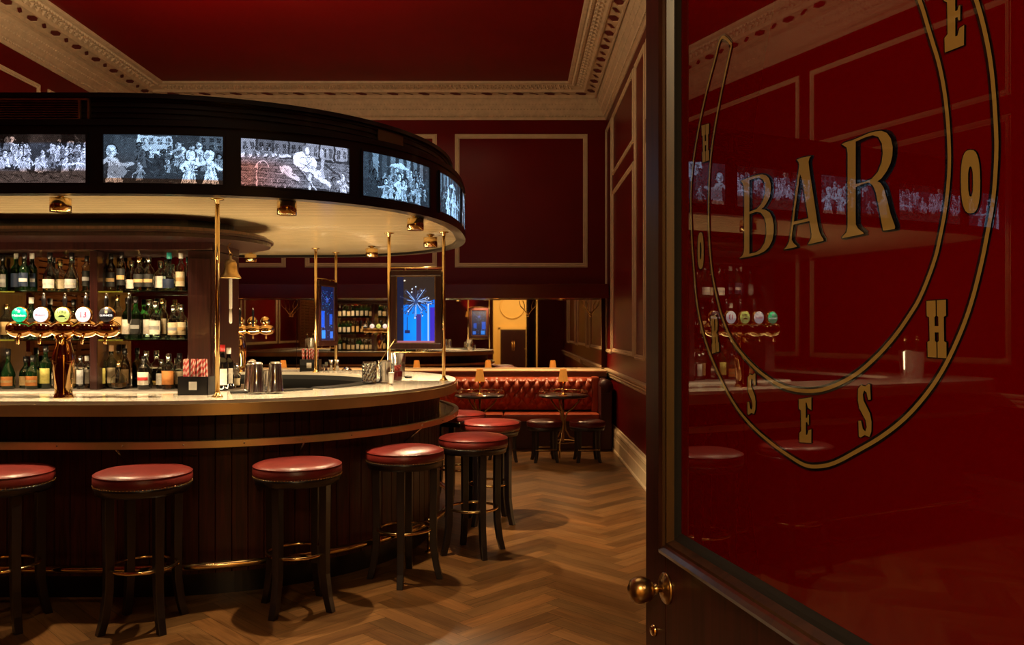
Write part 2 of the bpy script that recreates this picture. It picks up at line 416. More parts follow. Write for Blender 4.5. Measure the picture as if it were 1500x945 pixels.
for z0, z1 in ((.13, .868), (.868, 1.035)):
    mb.add([(x, yy, z0) for x, yy in line]+[(x, yy, z1) for x, yy in line], [(i, (i+1) % n, n+(i+1) % n, n+i) for i in range(n)])
mb.build('board_cladding', 'board', bar)
MB().ring(ol(1.53, 1.49), ol(1.45, 1.42), 0, .14).build('plinth', 'black', bar)
MB().ring(ol(1.565, 1.525), ol(1.52, 1.48), .13, 1.03).build('inner_carcass', 'blackmat', bar)
MB().ring(ol(1.69, 1.70), ol(1.57, 1.53), .832, .868).build('lower_shelf', 'greenmarble', bar)
mb = MB().ring(ol(1.72, 1.73), ol(1.688, 1.698), .838, .874)
MB.build(mb, 'shelf_edge_band', 'brassedge', bar)
f2, p2 = outline(1.722, 1.732, 2.15, CX, CY, LL)
mb = MB(); s = .12
while s < p2: x, yv = f2(s); mb.ball((x, yv, .857), .005, 6); s += .30
mb.build('edge_screw', 'steel', bar, kind='stuff')
# diagonal stays holding the lower shelf
f3, p3 = outline(1.585, 1.545, 2.15, CX, CY, LL)
for s in (0.05, .95, 1.75, 2.75, 4.4, 6.0, 7.6, 9.2):
    x, yv = f3(s); nx, ny = nrm(f3, s)
    MB().cyl((x+nx*.125, yv+ny*.125, .836), (x-nx*.005, yv-ny*.005, .74), .006, n=8).build('shelf_stay', 'steel', bar)
# foot rail
fr, fp = outline(1.665, 1.67, 2.15, CX, CY, LL)
rail_t = thing('foot_rail', 'brass foot rail running round the foot of the bar counter', 'foot rail')
MB().tube([(*q, .205) for q in sample(fr, fp, 200)], .021, n=12, closed=True).build('rail', 'brass', rail_t)
for s in (.28, 1.10, 2.05, 3.1, 4.3, 5.6, 7, 8.4, 9.8):
    x, yv = fr(s); nx, ny = nrm(fr, s)
    MB().cyl((x, yv, .012), (x, yv, .185), .014).lathe([(.035, 0), (.035, .008), (.02, .016), (.014, .016)], (x, yv, 0)).lathe([(.03, 0), (.03, .05)], (x, yv, .18), 14).build('rail_post', 'brass', rail_t)
    t_ = (-ny, nx)
    MB().cyl((x-t_[0]*.03, yv-t_[1]*.03, .205), (x+t_[0]*.03, yv+t_[1]*.03, .205), .028).build('rail_collar', 'brass', rail_t)

# ------------------------------------------------------------------ canopy over the bar
KX, KY = -2.2, 6.0
can = thing('bar_canopy', 'black oval canopy above the bar with a cream boarded underside and lit pictures', 'canopy', (0, 0, 0))
def kl(a, b, n=2.6, N=NSEG): f, p = outline(a, b, n, KX, KY, LL-.10); return sample(f, p, N)
mb = MB().ring(kl(1.80, 1.82), kl(1.68, 1.70), 2.19, 2.50)
mb.ring(kl(1.81, 1.83), kl(1.60, 1.60), 2.50, 2.53)
mb.build('lower_fascia', 'black', can)
mb = MB().ring(kl(1.812, 1.832), kl(1.74, 1.76), 2.150, 2.192); mb.build('bottom_rim', 'black', can)
mb = MB()
for k in range(9):
    z = 2.535+k*.0145; mb.ring(kl(1.705-(k % 2)*.008, 1.725-(k % 2)*.008, 2.2), kl(1.50, 1.50, 2.2), z, z+.0145)
mb.ring(kl(1.725, 1.745, 2.2), kl(1.50, 1.50, 2.2), 2.6655, 2.69)
mb.build('upper_fascia', 'black', can)
MB().prism(kl(1.60, 1.60, 2.2), 2.60, 2.62).build('roof_panel', 'black', can)
# soffit boards: run left-right, each with a v-groove at its edge
mb = MB(); bw = .066; yy = KY-1.79; poly = kl(1.775, 1.795, N=1200); P = np.array(poly)
def xr_at(yv):
    sel = P[np.abs(P[:, 1]-yv) < .02]
    return (sel[:, 0].min(), sel[:, 0].max())
while yy < KY+1.785:
    y2 = min(yy+bw, KY+1.785)
    g = .004
    for (ya, yb, za, zb) in ((yy, yy+g, 2.176, 2.170), (yy+g, y2-g, 2.170, 2.170), (y2-g, y2, 2.170, 2.176)):
        xa0, xa1 = xr_at(ya); xb0, xb1 = xr_at(yb)
        mb.add([(xa0, ya, za), (xa1, ya, za), (xb1, yb, zb), (xb0, yb, zb)], [(0, 1, 2, 3)])
    yy = y2
mb.build('soffit_boards', 'soffit', can)
# louvre grilles on the upper fascia (straight front part) and a small tan hatch
mb = MB(); X0, X1, Yg = -3.05, -2.22, KY-1.725
mb.cbox(X0, X1, Yg-.02, Yg, 2.538, 2.548, .002).cbox(X0, X1, Yg-.02, Yg, 2.650, 2.660, .002)
for xx in (X0, X1-.06, X1-.012): mb.cbox(xx, xx+.012, Yg-.02, Yg, 2.54, 2.66, .002)
for k in range(8): mb.cbox(X0, X1-.06, Yg-.016, Yg-.004, 2.553+k*.0125, 2.557+k*.0125, .001)
mb.build('louvre_grille', 'oldbrass', can)
def arc_panel(fn, s0, s1, z0, z1, off, n=8):
    vs = []; m = MB()
    for k in range(n+1):
        s = s0+(s1-s0)*k/n; x, yv = fn(s); nx, ny = nrm(fn, s)
        for o_, z in ((off, z0), (off, z1), (0, z1), (0, z0)): vs.append((x+nx*o_, yv+ny*o_, z))
    fs = []
    for k in range(n):
        for j in range(4): fs.append((k*4+j, (k+1)*4+j, (k+1)*4+(j+1) % 4, k*4+(j+1) % 4))
    fs += [(0, 1, 2, 3), (n*4+3, n*4+2, n*4+1, n*4)]
    m.add(vs, fs); return m
def s_at_px(fn, per, px, lo=0, hi=2.9):
    best = None
    for i in range(2000):
        s = (hi or per*.4)*i/2000; x, yv = fn(s); e = abs(VX+FPX*x/yv-px)
        if best is None or e < best[0]: best = (e, s)
    return best[1]
fu, pu = outline(1.705, 1.725, 2.2, KX, KY, LL-.10)
arc_panel(fu, s_at_px(fu, pu, 553), s_at_px(fu, pu, 589), 2.548, 2.655, .008).build('access_hatch', pbr('tan_hatch', (.10, .045, .02), .5), can)

# ---- pictures for the screens: invented crowd engravings drawn as per-vertex colours on the curved panels
class Pic:
    def __init__(s, w, h, bg): s.k = 1.5; s.a = np.full((int(h*s.k), int(w*s.k)), bg, float); s.Y, s.X = np.mgrid[0:s.a.shape[0], 0:s.a.shape[1]].astype(float)/s.k
    def ell(s, cx, cy, rx, ry, v, a=1, rot=0):
        dx, dy = s.X-cx, s.Y-cy; c, n = math.cos(rot), math.sin(rot)
        m = ((dx*c+dy*n)/rx)**2+((-dx*n+dy*c)/ry)**2 <= 1; s.a[m] = s.a[m]*(1-a)+v*a
    def poly(s, P, v, a=1):
        m = np.zeros_like(s.a, bool); n = len(P)
        for i in range(n):
            x0, y0 = P[i]; x1, y1 = P[(i+1) % n]
            if y0 == y1: continue
            c = ((s.Y < y0) != (s.Y < y1)) & (s.X < (x1-x0)*(s.Y-y0)/(y1-y0)+x0); m ^= c
        s.a[m] = s.a[m]*(1-a)+v*a
    def line(s, x0, y0, x1, y1, w, v):
        dx, dy = x1-x0, y1-y0; l2 = dx*dx+dy*dy+1e-9; t = np.clip(((s.X-x0)*dx+(s.Y-y0)*dy)/l2, 0, 1)
        m = (s.X-x0-t*dx)**2+(s.Y-y0-t*dy)**2 <= (w/2)**2; s.a[m] = v
def figure(p, x, y, hgt, lum, r):
    hd = hgt*.115
    lean = r.uniform(-.25, .25)
    sk = lean*hgt*.3
    tx, ty = x+sk, y-hgt*.75
    p.poly([(x-hgt*.24, y), (x-hgt*.13, y-hgt*.35), (tx-hgt*.14, ty+hd*1.2), (tx+hgt*.14, ty+hd*1.2), (x+hgt*.15, y-hgt*.35), (x+hgt*.26, y)], lum*.08)
    p.ell(tx, ty, hd*1.4, hd*1.55, lum*.08)
    p.poly([(x-hgt*.20, y), (x-hgt*.10, y-hgt*.35), (tx-hgt*.11, ty+hd*1.3), (tx+hgt*.11, ty+hd*1.3), (x+hgt*.12, y-hgt*.35), (x+hgt*.22, y)], lum)
    for k in range(5):
        xx = x+r.uniform(-.15, .15)*hgt; p.line(xx, y-hgt*.02, tx+(xx-x)*.4, ty+hd*2.2, 1.2, lum*r.uniform(.35, .8))
    for sd in (-1, 1):
        ex, ey = tx+sd*hgt*r.uniform(.18, .3), ty+hgt*r.uniform(.2, .4); hx, hy = ex+r.uniform(-.12, .22)*sd*hgt, ey+r.uniform(-.15, .18)*hgt
        p.line(tx+sd*hgt*.1, ty+hd*1.7, ex, ey, hgt*.09, lum*.9); p.line(ex, ey, hx, hy, hgt*.06, min(1, lum*1.1)); p.ell(hx, hy, hgt*.035, hgt*.035, min(1, lum*1.2))
    p.ell(tx, ty, hd*1.15, hd*1.3, lum*r.choice([.12, .9, .5])); p.ell(tx+hd*.1, ty+hd*.15, hd*.8, hd*1.02, min(1, lum*1.25))
    p.ell(tx-hd*.45, ty+hd*.2, hd*.45, hd*.8, lum*.55); p.line(tx-hd*.25, ty+hd*.02, tx+hd*.05, ty+hd*.02, 1, .12); p.line(tx+hd*.3, ty+hd*.02, tx+hd*.55, ty+hd*.02, 1, .12)
    if hd > 4:
        for k in range(int(hgt*.6)):
            q = r.uniform(0, 1); yq = ty+hd*1.4+q*(y-ty-hd*1.4); xq = tx+(x-tx)*q+r.uniform(-.2, .2)*hgt*(.5+.5*q)
            p.line(xq, yq, xq+r.uniform(-2, 2), yq+r.uniform(2, 7), 1.1, lum*r.choice([.15, .3, .5, 1.1, .25]))
def building(p, x0, x1, y0, y1, v, r, cols=3, rows=2):
    p.poly([(x0, y0), (x1, y0), (x1, y1), (x0, y1)], v)
    for i in range(cols):
        for j in range(rows):
            a = x0+(i+.25)*(x1-x0)/cols; b = y0+(j+.2)*(y1-y0)/rows; w = (x1-x0)/cols*.5; h = (y1-y0)/rows*.6
            p.poly([(a, b), (a+w, b), (a+w, b+h), (a, b+h)], v*.3); p.line(a+w/2, b, a+w/2, b+h, 1, v*.8); p.line(a, b+h/2, a+w, b+h/2, 1, v*.8)
def picture(kind):
    r = random.Random(40+kind); W, H = 210, 86; p = Pic(W, H, .10)
    if kind == 0:
        for k in range(8): p.poly([(k*28-4, 0), (k*28+20, 0), (k*28+24, 20), (k*28-2, 24)], r.uniform(.03, .14))
        for k in range(70): figure(p, r.uniform(0, W), 34+k*.5+r.uniform(-3, 3), r.uniform(26, 36), r.choice([.3, .55, .75, .9]), r)
        p.poly([(0, 66), (60, 60), (130, 70), (W, 62), (W, H), (0, H)], .22); [p.line(x, 70+r.uniform(-5, 12), x+r.uniform(5, 20), 74+r.uniform(-5, 12), 1.4, .08) for x in range(0, W, 7)]
    elif kind == 1:
        p.poly([(20, 0), (62, 8), (62, 60), (10, 60)], .14); building(p, 62, 122, 2, 40, .62, r, 4, 2); building(p, 170, W, 0, 26, .2, r, 3, 2); p.poly([(60, 0), (66, 0), (66, 62), (60, 62)], .75)
        p.poly([(72, 30), (120, 27), (120, 36), (72, 40)], .8); [p.line(x, 32, x+1, 38, 1, .25) for x in range(74, 120, 4)]
        for k in range(26): figure(p, r.uniform(60, 205), 44+k*.9, r.uniform(24, 36), r.choice([.12, .2, .35, .6]), r)
        figure(p, 18, 84, 74, .75, r); p.ell(42, 52, 14, 4, .6); p.ell(24, 64, 17, 10, .42)
        for (x, yb, h, l) in ((133, 52, 46, .55), (143, 56, 40, .7), (170, 50, 44, .8)): figure(p, x, yb, h, l, r)
        figure(p, 150, 84, 66, .98, r); figure(p, 188, 84, 68, .98, r); figure(p, 64, 80, 32, .5, r)
    elif kind == 2:
        for k in range(0, W, 30): building(p, k, k+26, 0, 26, r.uniform(.2, .5), r, 2, 1)
        for j in range(10):
            yy0 = 32+j*5; p.poly([(0, yy0), (W, yy0-2), (W, yy0+4), (0, yy0+5)], .30+.06*(j % 2)); p.line(0, yy0, W, yy0-2, .9, .08)
            for i in range(24): p.line(i*9+(j % 2)*4.5, yy0, i*9+(j % 2)*4.5, yy0+5, .9, .10)
        p.poly([(0, 26), (90, 23), (92, 28), (0, 33)], .8); p.line(28, 44, 28, 84, 2.5, .75); p.tubeish = None
        for a in range(18): p.line(38-12*math.cos(a*PI/18), 50-12*math.sin(a*PI/18), 38-12*math.cos((a+1)*PI/18), 50-12*math.sin((a+1)*PI/18), 1.8, .8)
        for k in range(5): figure(p, 10+k*14, 32, 22, .4, r)
        p.ell(118, 34, 24, 17, .95, rot=.3); p.ell(122, 12, 8, 10, .35); p.ell(123, 13, 5, 7, .9); p.line(118, 40, 150, 56, 12, .85); p.line(140, 58, 176, 76, 9, .9); p.line(128, 58, 128, 82, 6, .8)
        p.ell(84, 50, 9, 8, .85); p.line(84, 56, 104, 66, 9, .8); p.line(76, 56, 72, 48, 4, .85); p.line(104, 44, 138, 84, 3, .15); p.line(107, 44, 141, 84, 1.5, .8)
        p.line(150, 30, 200, 62, 4, .12); p.line(152, 10, 154, 60, 7, .6); figure(p, 196, 84, 40, .8, r); figure(p, 176, 84, 30, .3, r)
        for k in range(7): p.line(r.uniform(105, 135), r.uniform(20, 50), r.uniform(105, 140), r.uniform(25, 55), 1, .25)
    else:
        for k in range(9): p.poly([(k*24, 0), (k*24+14, 0), (k*24+14, 50), (k*24, 50)], r.uniform(.12, .5))
        p.poly([(70, 16), (100, 8), (130, 16), (130, 19), (70, 19)], .85); p.line(75, 18, 75, 60, 2, .6); p.line(126, 18, 126, 60, 2, .6)
        for k in range(34): figure(p, r.uniform(0, W), 46+k*1.1, r.uniform(26, 38), r.choice([.15, .3, .5, .8]), r)
        figure(p, 96, 82, 60, .98, r); figure(p, 112, 84, 50, .8, r); figure(p, 160, 84, 52, .6, r); figure(p, 55, 84, 44, .7, r)
        if kind == 4: figure(p, 60, 84, 66, .98, r); figure(p, 130, 84, 62, .9, r)
    rn = np.random.RandomState(kind)
    def strokes(n_, lo, hi):
        for _ in range(n_):
            x, y_ = r.uniform(0, W), r.uniform(0, H); q = r.uniform(0, PI); l = r.uniform(2, 8); v = p.a[int(min(H-1, y_)*p.k), int(min(W-1, x)*p.k)]
            p.line(x, y_, x+l*math.cos(q), y_+l*.7*math.sin(q), .95, min(1, max(0, v*r.uniform(lo, hi)+.02)))
    strokes(480, .2, 1.9)
    g = rn.rand(2, H//5+3, W//5+3)*2-1
    def up(z): 
        yi = p.Y/5; xi = p.X/5; y0 = yi.astype(int); x0 = xi.astype(int); fy = yi-y0; fx = xi-x0
        return (z[y0, x0]*(1-fy)*(1-fx)+z[y0+1, x0]*fy*(1-fx)+z[y0, x0+1]*(1-fy)*fx+z[y0+1, x0+1]*fy*fx)
    wx = (np.clip(p.X+up(g[0])*1.7, 0, W-1)*p.k).astype(int); wy = (np.clip(p.Y+up(g[1])*1.5, 0, H-1)*p.k).astype(int)
    a = p.a[wy, wx]
    p.a = a; strokes(160, .3, 1.6); a = p.a
    hatch = .5+.5*np.sin((p.X*1.7+p.Y*1.3)); hatch2 = .5+.5*np.sin((p.X*1.1-p.Y*2.1))
    a = np.clip(a*(.70+.30*hatch)*(.78+.22*hatch2)*1.12+(rn.rand(*a.shape)-.5)*.22*(.25+a), 0, 1)
    e = np.abs(np.gradient(a)[0])+np.abs(np.gradient(a)[1]); a = np.clip(a-.25*np.clip(e-.2, 0, 1), 0, 1)**1.5*1.15
    vy = p.Y/H; vx = p.X/W
    tint = np.stack([.50+0*a, .74+0*a, 1.05+0*a], -1)
    warm = np.stack([.42+0*a, .25+0*a, .17+0*a], -1)
    if kind == 0: wgt = np.clip((vy-.66)/.1, 0, 1)*.9+np.clip((.2-vy)/.05, 0, 1)*.9; tint[:] = (.62, .72, 1.05)
    elif kind == 1: wgt = np.clip((vy-.88)/.03, 0, 1)+np.clip((.42-vx)/.3, 0, 1)*.45*np.clip((vy-.3)/.3, 0, 1)
    elif kind == 2: wgt = np.clip(1.15-vx*1.9, 0, 1)*np.clip((vy-.3)/.25, 0, 1)*.9; warm = np.stack([.95+0*a, .33+0*a, .22+0*a], -1); tint[:] = (.70, .78, 1.05)
    else: wgt = np.clip((vx-.75)/.2, 0, .3)*np.clip((.5-vy)*3, 0, 1); tint[:] = (.42, .72, 1.08)
    wgt = np.clip(wgt, 0, 1)[..., None]
    rgb = a[..., None]*(tint*(1-wgt)+warm*wgt)*1.05
    return np.clip(rgb, 0, 1.2)
PICS = [picture(k) for k in range(5)]
fs_, ps_ = outline(1.8015, 1.8215, 2.6, KX, KY, LL-.10)
def screen_mesh(s0, s1, z0, z1, pic):
    H, W, _ = pic.shape; vs = []
    for k in range(W):
        s = s0+(s1-s0)*(k+.5)/W; x, yv = fs_(s); nx, ny = nrm(fs_, s); vs.append((x+nx*.004, yv+ny*.004))
    V = np.zeros((H, W, 3), np.float32); A = np.array(vs)
    V[:, :, 0] = A[None, :, 0]; V[:, :, 1] = A[None, :, 1]; V[:, :, 2] = np.linspace(z1, z0, H)[:, None]
    idx = np.arange(H*W).reshape(H, W)
    F = np.stack([idx[1:, :-1], idx[1:, 1:], idx[:-1, 1:], idx[:-1, :-1]], -1).reshape(-1, 4)
    me = bpy.data.meshes.new('screen'); me.from_pydata(V.reshape(-1, 3).tolist(), [], F.tolist()); me.update()
    c = me.color_attributes.new('Col', 'FLOAT_COLOR', 'POINT')
    c.data.foreach_set('color', np.concatenate([pic, np.ones((H, W, 1))], -1).astype(np.float32).ravel())
    me.materials.append(M['screen']); o = bpy.data.objects.new('screen', me); COL.objects.link(o); o.parent = can
    # dark glazing surround, slightly proud
    m = MB()
    b = .012
    for (a0, a1, b0, b1) in ((s0-b, s1+b, z1, z1+b), (s0-b, s1+b, z0-b, z0), (s0-b, s0, z0, z1), (s1, s1+b, z0, z1)):
        q = arc_panel(fs_, a0, a1, b0, b1, .010, 10); m.add(q.v, q.f)
    m.build('screen_surround', 'black', o)
ss = [(.093, .685), (.773, 1.345), (1.43, 2.0), (2.15, 2.72)]
screen_mesh(ss[0][0], ss[0][1], 2.205, 2.452, PICS[1])
screen_mesh(ss[1][0], ss[1][1], 2.205, 2.452, PICS[2])
screen_mesh(ss[2][0], ss[2][1], 2.205, 2.452, PICS[3])
s3 = ss[3][0]; wS = ss[0][1]-ss[0][0]; gS = ss[1][0]-ss[0][1]
screen_mesh(s3, s3+wS, 2.205, 2.452, PICS[4])
e0 = ps_+ss[0][0]-gS
screen_mesh(e0-wS, e0, 2.205, 2.452, PICS[0])
sa_, sb_ = s3+wS+gS, e0-wS-gS; nS = int((sb_-sa_+gS)//(wS+gS)); pitch = (sb_-sa_+gS)/nS
for k in range(nS): screen_mesh(sa_+k*pitch, sa_+k*pitch+pitch-gS, 2.205, 2.452, PICS[(k+1) % 5])

# ------------------------------------------------------------------ lamp functions and canopy downlights
def spot(loc, target, power, size, blend=.4, col=(1, .66, .34), radius=.02):
    l = bpy.data.lights.new('lamp', 'SPOT'); l.energy = power; l.spot_size = size; l.spot_blend = blend; l.color = col; l.shadow_soft_size = radius
    o = bpy.data.objects.new('lamp', l); COL.objects.link(o); o.location = loc
    o.rotation_euler = (Vector(target)-Vector(loc)).to_track_quat('-Z', 'Y').to_euler(); return o
def point(loc, power, col=(1, .6, .3), radius=.03):
    l = bpy.data.lights.new('lamp', 'POINT'); l.energy = power; l.color = col; l.shadow_soft_size = radius
    o = bpy.data.objects.new('lamp', l); COL.objects.link(o); o.location = loc; return o
def area(loc, target, power, sx, sy, col=(1, .68, .38)):
    l = bpy.data.lights.new('lamp', 'AREA'); l.shape = 'RECTANGLE'; l.size = sx; l.size_y = sy; l.energy = power; l.color = col
    o = bpy.data.objects.new('lamp', l); COL.objects.link(o); o.location = loc
    o.rotation_euler = (Vector(target)-Vector(loc)).to_track_quat('-Z', 'Y').to_euler(); return o

dl = thing('downlight', 'brass can downlight under the canopy, above the five-badge beer tap', 'downlight', (0, 0, 0), 0, 'downlights under the canopy')
MB().lathe([(.030, .0), (.052, 0), (.052, .072), (.0, .072)], (0, 0, 0), 28).build('can', 'brass', dl)
MB().lathe([(.016, .07), (.016, .085), (.03, .088), (.03, .095)], (0, 0, 0), 16).build('stem', 'brass', dl)
MB().lathe([(0, .004), (.029, .004)], (0, 0, 0), 20).build('lens', 'lens', dl)
DL = [(-2.40, 4.31, None), (-1.24, 4.42, 'brass can downlight under the canopy, between the bell and the front canopy edge'),
      (-.63, 5.09, 'brass can downlight under the canopy, nearest the tan hatch and right-hand mirror frame'),
      (-.645, 6.12, 'small brass can downlight under the canopy, close beside the rightmost brass pole'),
      (-1.23, 6.95, 'small brass can downlight near the far edge of the canopy, over the mixing glass'),
      (-2.42, 7.45, 'smallest brass can downlight, at the far canopy edge beside the brass bell')]
for i, (x, yv, lb) in enumerate(DL):
    if i == 0: dl.location = (x, yv, 2.077)
    else: dup(dl, (x, yv, 2.077), 0, lb)
    spot((x, yv, 2.072), (x+(x-KX)*.03, yv+(yv-KY)*.03, 0), (135, 135, 120, 310, 100, 100)[i], 2.0, .3, (1, .74, .42))
for (x, yv) in ((-3.5, 4.35),):
    spot((x, yv, 2.13), (x, yv-.1, 0), 90, 2.2, .5, (1, .74, .42))

# ------------------------------------------------------------------ brass poles and hanging framed screens
def pole(x, yv, label, z0=1.09, z1=2.171):
    t = thing('brass_pole', label, 'pole', (x, yv, z0), 0, 'brass poles on the bar counter')
    MB().cyl((0, 0, 0), (0, 0, z1-z0), .0125, n=14).build('rod', 'brass', t)
    MB().lathe([(.030, 0), (.030, .006), (.016, .016), (.0125, .03)], (0, 0, 0), 18).build('flange', 'brass', t)
    h = z1-z0
    MB().lathe([(.0125, h-.03), (.014, h-.008), (.034, h-.006), (.034, h)], (0, 0, 0), 18).build('flange', 'brass', t)
    return t
P1 = (-1.63, 4.46); P2 = (-.53, 5.95); P3 = (-.935, 6.0); P4 = (-1.75, 7.13); P5 = (-1.655, 7.5)
pole(*P1, 'nearest and thickest-looking brass pole, beside the black straw caddy')
pole(*P2, 'brass pole at the right-hand end of the bar counter')
pole(*P3, 'brass pole behind the cut glass mixing glass, left side of the large framed screen')
pole(*P4, 'dark brass pole on the far counter, left side of the narrow-looking framed screen')
pole(*P5, 'dark brass pole on the far counter, right side of the narrow-looking framed screen')

def blue_pic(kind):
    W, H = 96, 150; Y, X = np.mgrid[0:H, 0:W].astype(float); u, v = X/W, Y/H
    img = np.zeros((H, W, 3))
    img[:] = (.018, .011, .008)
    if kind == 0:
        wall = (v > .42-.1*np.clip((u-.6)*2, 0, 1)) & (u > .17); img[wall] = (.0, .10, .52)
        glow = np.exp(-(((u-.5)/.3)**2+((v-.75)/.35)**2)); img += (glow*wall)[..., None]*np.array((.0, .08, .22))
        img[(u < .17)] = (.004, .006, .02); img[(u > .50) & (u < .63) & (v > .56)] = (.03, .02, .16)
        img[(u > .86) & (v > .46)] = (.03, .015, .30); img[(u > .80) & (u < .83) & (v > .42)] = (.25, .4, 1.)
        img[(v > .965)] = (.25, .08, .10); img[(u > .2) & (u < .34) & (v > .80) & (v < .85)] = (.01, .01, .05); img[(u > .26) & (u < .28) & (v > .6) & (v < .82)] = (.01, .01, .05)
        cx, cy = .50*W, .38*H; r = random.Random(5)
        for k in range(70):
            a = r.uniform(0, 2*PI); l = r.uniform(.45, 1.0)*44; c = r.choice([(.01, .01, .03), (.015, .015, .04), (.02, .03, .08), (.2, .35, .7)])
            for t in np.linspace(.12, 1, 90):
                xx, yy = int(cx+math.cos(a)*l*t), int(cy+math.sin(a)*l*t*.85)
                if 0 <= xx < W and 0 <= yy < H: img[yy, xx] = c
            if l > 22:
                xx, yy = int(cx+math.cos(a)*l), int(cy+math.sin(a)*l*.85)
                img[max(0, yy-1):yy+2, max(0, xx-1):xx+2] = (.5, .55, .7) if r.random() < .3 else (.03, .03, .05)
        d = ((X-cx)**2+(Y-cy)**2) < 25; img[d] = (.02, .04, .12)
        d = ((X-.2*W)**2+(Y-.06*H)**2) < 4; img[d] = (1, .8, .55)
    else:
        img[:] = (.003, .006, .03); r = random.Random(9)
        for (a, b, c, d, col) in ((.05, .3, .45, .75, (.0, .06, .5)), (.1, .35, .8, .95, (.02, .2, .8)), (.65, .85, .5, .7, (.0, .05, .4)), (.7, .9, .82, .95, (.02, .12, .6)), (.4, .55, .2, .3, (.01, .04, .25))):
            img[(u > a) & (u < b) & (v > c) & (v < d)] = col
        for k in range(90):
            xx, yy = r.randrange(3, W-3), r.randrange(12, H-6); img[yy:yy+2, xx:xx+2] = r.choice([(.02, .08, .5), (.1, .2, .6), (.0, .25, .5)])
    return img
def hung_frame(A, B, label, pic, z0=1.318, z1=1.893):
    A, B = Vector((*A, 0)), Vector((*B, 0)); d = B-A; L = d.length; ang = math.atan2(d.y, d.x)
    t = thing('framed_screen', label, 'screen', (A.x, A.y, z0), ang, 'framed screens hung between brass poles')
    g = .012; h = z1-z0; m = MB()
    x0, x1 = g+.004, L-g-.004; w = .042
    for (a, b, c, e) in ((x0, x1, 0, w), (x0, x1, h-w, h), (x0, x0+w, w, h-w), (x1-w, x1, w, h-w)):
        m.cbox(a, b, -.024, .024, c, e, .005)
    m.build('frame', 'mahog', t)
    m = MB()
    for (a, b, c, e) in ((x0+w, x1-w, w, w+.006), (x0+w, x1-w, h-w-.006, h-w), (x0+w, x0+w+.006, w, h-w), (x1-w-.006, x1-w, w, h-w)):
        m.box(a, b, -.020, .020, c, e)
    m.build('inner_lip', 'oldbrass', t)
    for side in (0, 1):
        img = blue_pic(pic if side == 0 else 1); H, W, _ = img.shape
        xs = np.linspace(x0+w+.004, x1-w-.004, W) if side == 0 else np.linspace(x1-w-.004, x0+w+.004, W); zs = np.linspace(h-w-.004, w+.004, H)
        V = np.zeros((H, W, 3)); V[:, :, 0] = xs[None]; V[:, :, 1] = -.012 if side == 0 else .012; V[:, :, 2] = zs[:, None]
        idx = np.arange(H*W).reshape(H, W); F = np.stack([idx[1:, :-1], idx[1:, 1:], idx[:-1, 1:], idx[:-1, :-1]], -1).reshape(-1, 4)
        me = bpy.data.meshes.new('display'); me.from_pydata(V.reshape(-1, 3).tolist(), [], F.tolist()); me.update()
        c = me.color_attributes.new('Col', 'FLOAT_COLOR', 'POINT'); c.data.foreach_set('color', np.concatenate([img, np.ones((H, W, 1))], -1).astype(np.float32).ravel())
        me.materials.append(M['screen']); o = bpy.data.objects.new('display', me); COL.objects.link(o); o.parent = t
    for z in (-.02, h+.018):
        MB().cyl((.0135, 0, z), (L-.0135, 0, z), .006, n=10).build('hanging_bar', 'brass', t)
    for z0_ in ((-.02, .002), (h-.002, h+.018)):
        for xx in (L*.3, L*.7): MB().cyl((xx, 0, z0_[0]), (xx, 0, z0_[1]), .004, n=8).build('link', 'brass', t)
    return t
hung_frame(P3, P2, 'large framed screen glowing blue with a starburst chandelier, facing the room', 0)
hung_frame(P4, P5, 'narrow-looking dark blue framed screen on the far side of the bar', 1)

# ------------------------------------------------------------------ back-bar cabinet
CB0, CB1, YC0, YC1 = -3.62, -2.0, 5.40, 5.90
cab = thing('back_bar_cabinet', 'dark wooden bottle cabinet with mirrored back standing in the middle of the bar', 'cabinet')
ym = (YC0+YC1)/2
MB().cbox(CB0, CB1, YC0-.05, YC1+.05, 0, 1.0, .006).build('base', 'mahog', cab)
MB().cbox(CB0-.06, CB1+.16, YC0-.12, YC1+.12, 1.0, 1.062, .008).build('stone_shelf', 'greystone', cab)
for (a, b) in ((CB1-.17, CB1), (CB0, CB0+.10), (-2.816, -2.766)):
    m = MB().cbox(a, b, YC0, YC1, 1.062, 1.98, .005)
    if b == CB1: m.cbox(CB1-.155, CB1-.015, YC0-.012, YC0+.01, 1.10, 1.93, .006)
    m.build('post', 'mahog', cab)
MB().cbox(CB0, CB1, YC0-.004, YC1+.004, 1.985, 2.04, .004).build('frieze', 'mahog', cab)
def stad(x0, x1, y0, y1, n=24):
    r = (y1-y0)/2; cy = (y0+y1)/2; P = []
    for k in range(n+1): a = -PI/2+PI*k/n; P.append((x1-r+r*math.cos(a)*1, cy+r*math.sin(a)))
    for k in range(n+1): a = PI/2+PI*k/n; P.append((x0+r+r*math.cos(a), cy+r*math.sin(a)))
    return P
m = MB(); m.prism(stad(-4.0, -1.71, 5.02, 6.20), 2.035, 2.06); m.prism(stad(-4.02, -1.69, 5.00, 6.22), 2.06, 2.075)
m.build('cornice', 'mahog', cab)
MB().prism(stad(-3.98, -1.73, 5.04, 6.18), 2.075, 2.098).build('cornice_trim', wood('brown_trim', (.08, .035, .02), (.16, .07, .04)), cab)
MB().prism(stad(-3.8, -1.95, 5.25, 5.95), 2.098, 2.1695).build('neck', 'black', cab)
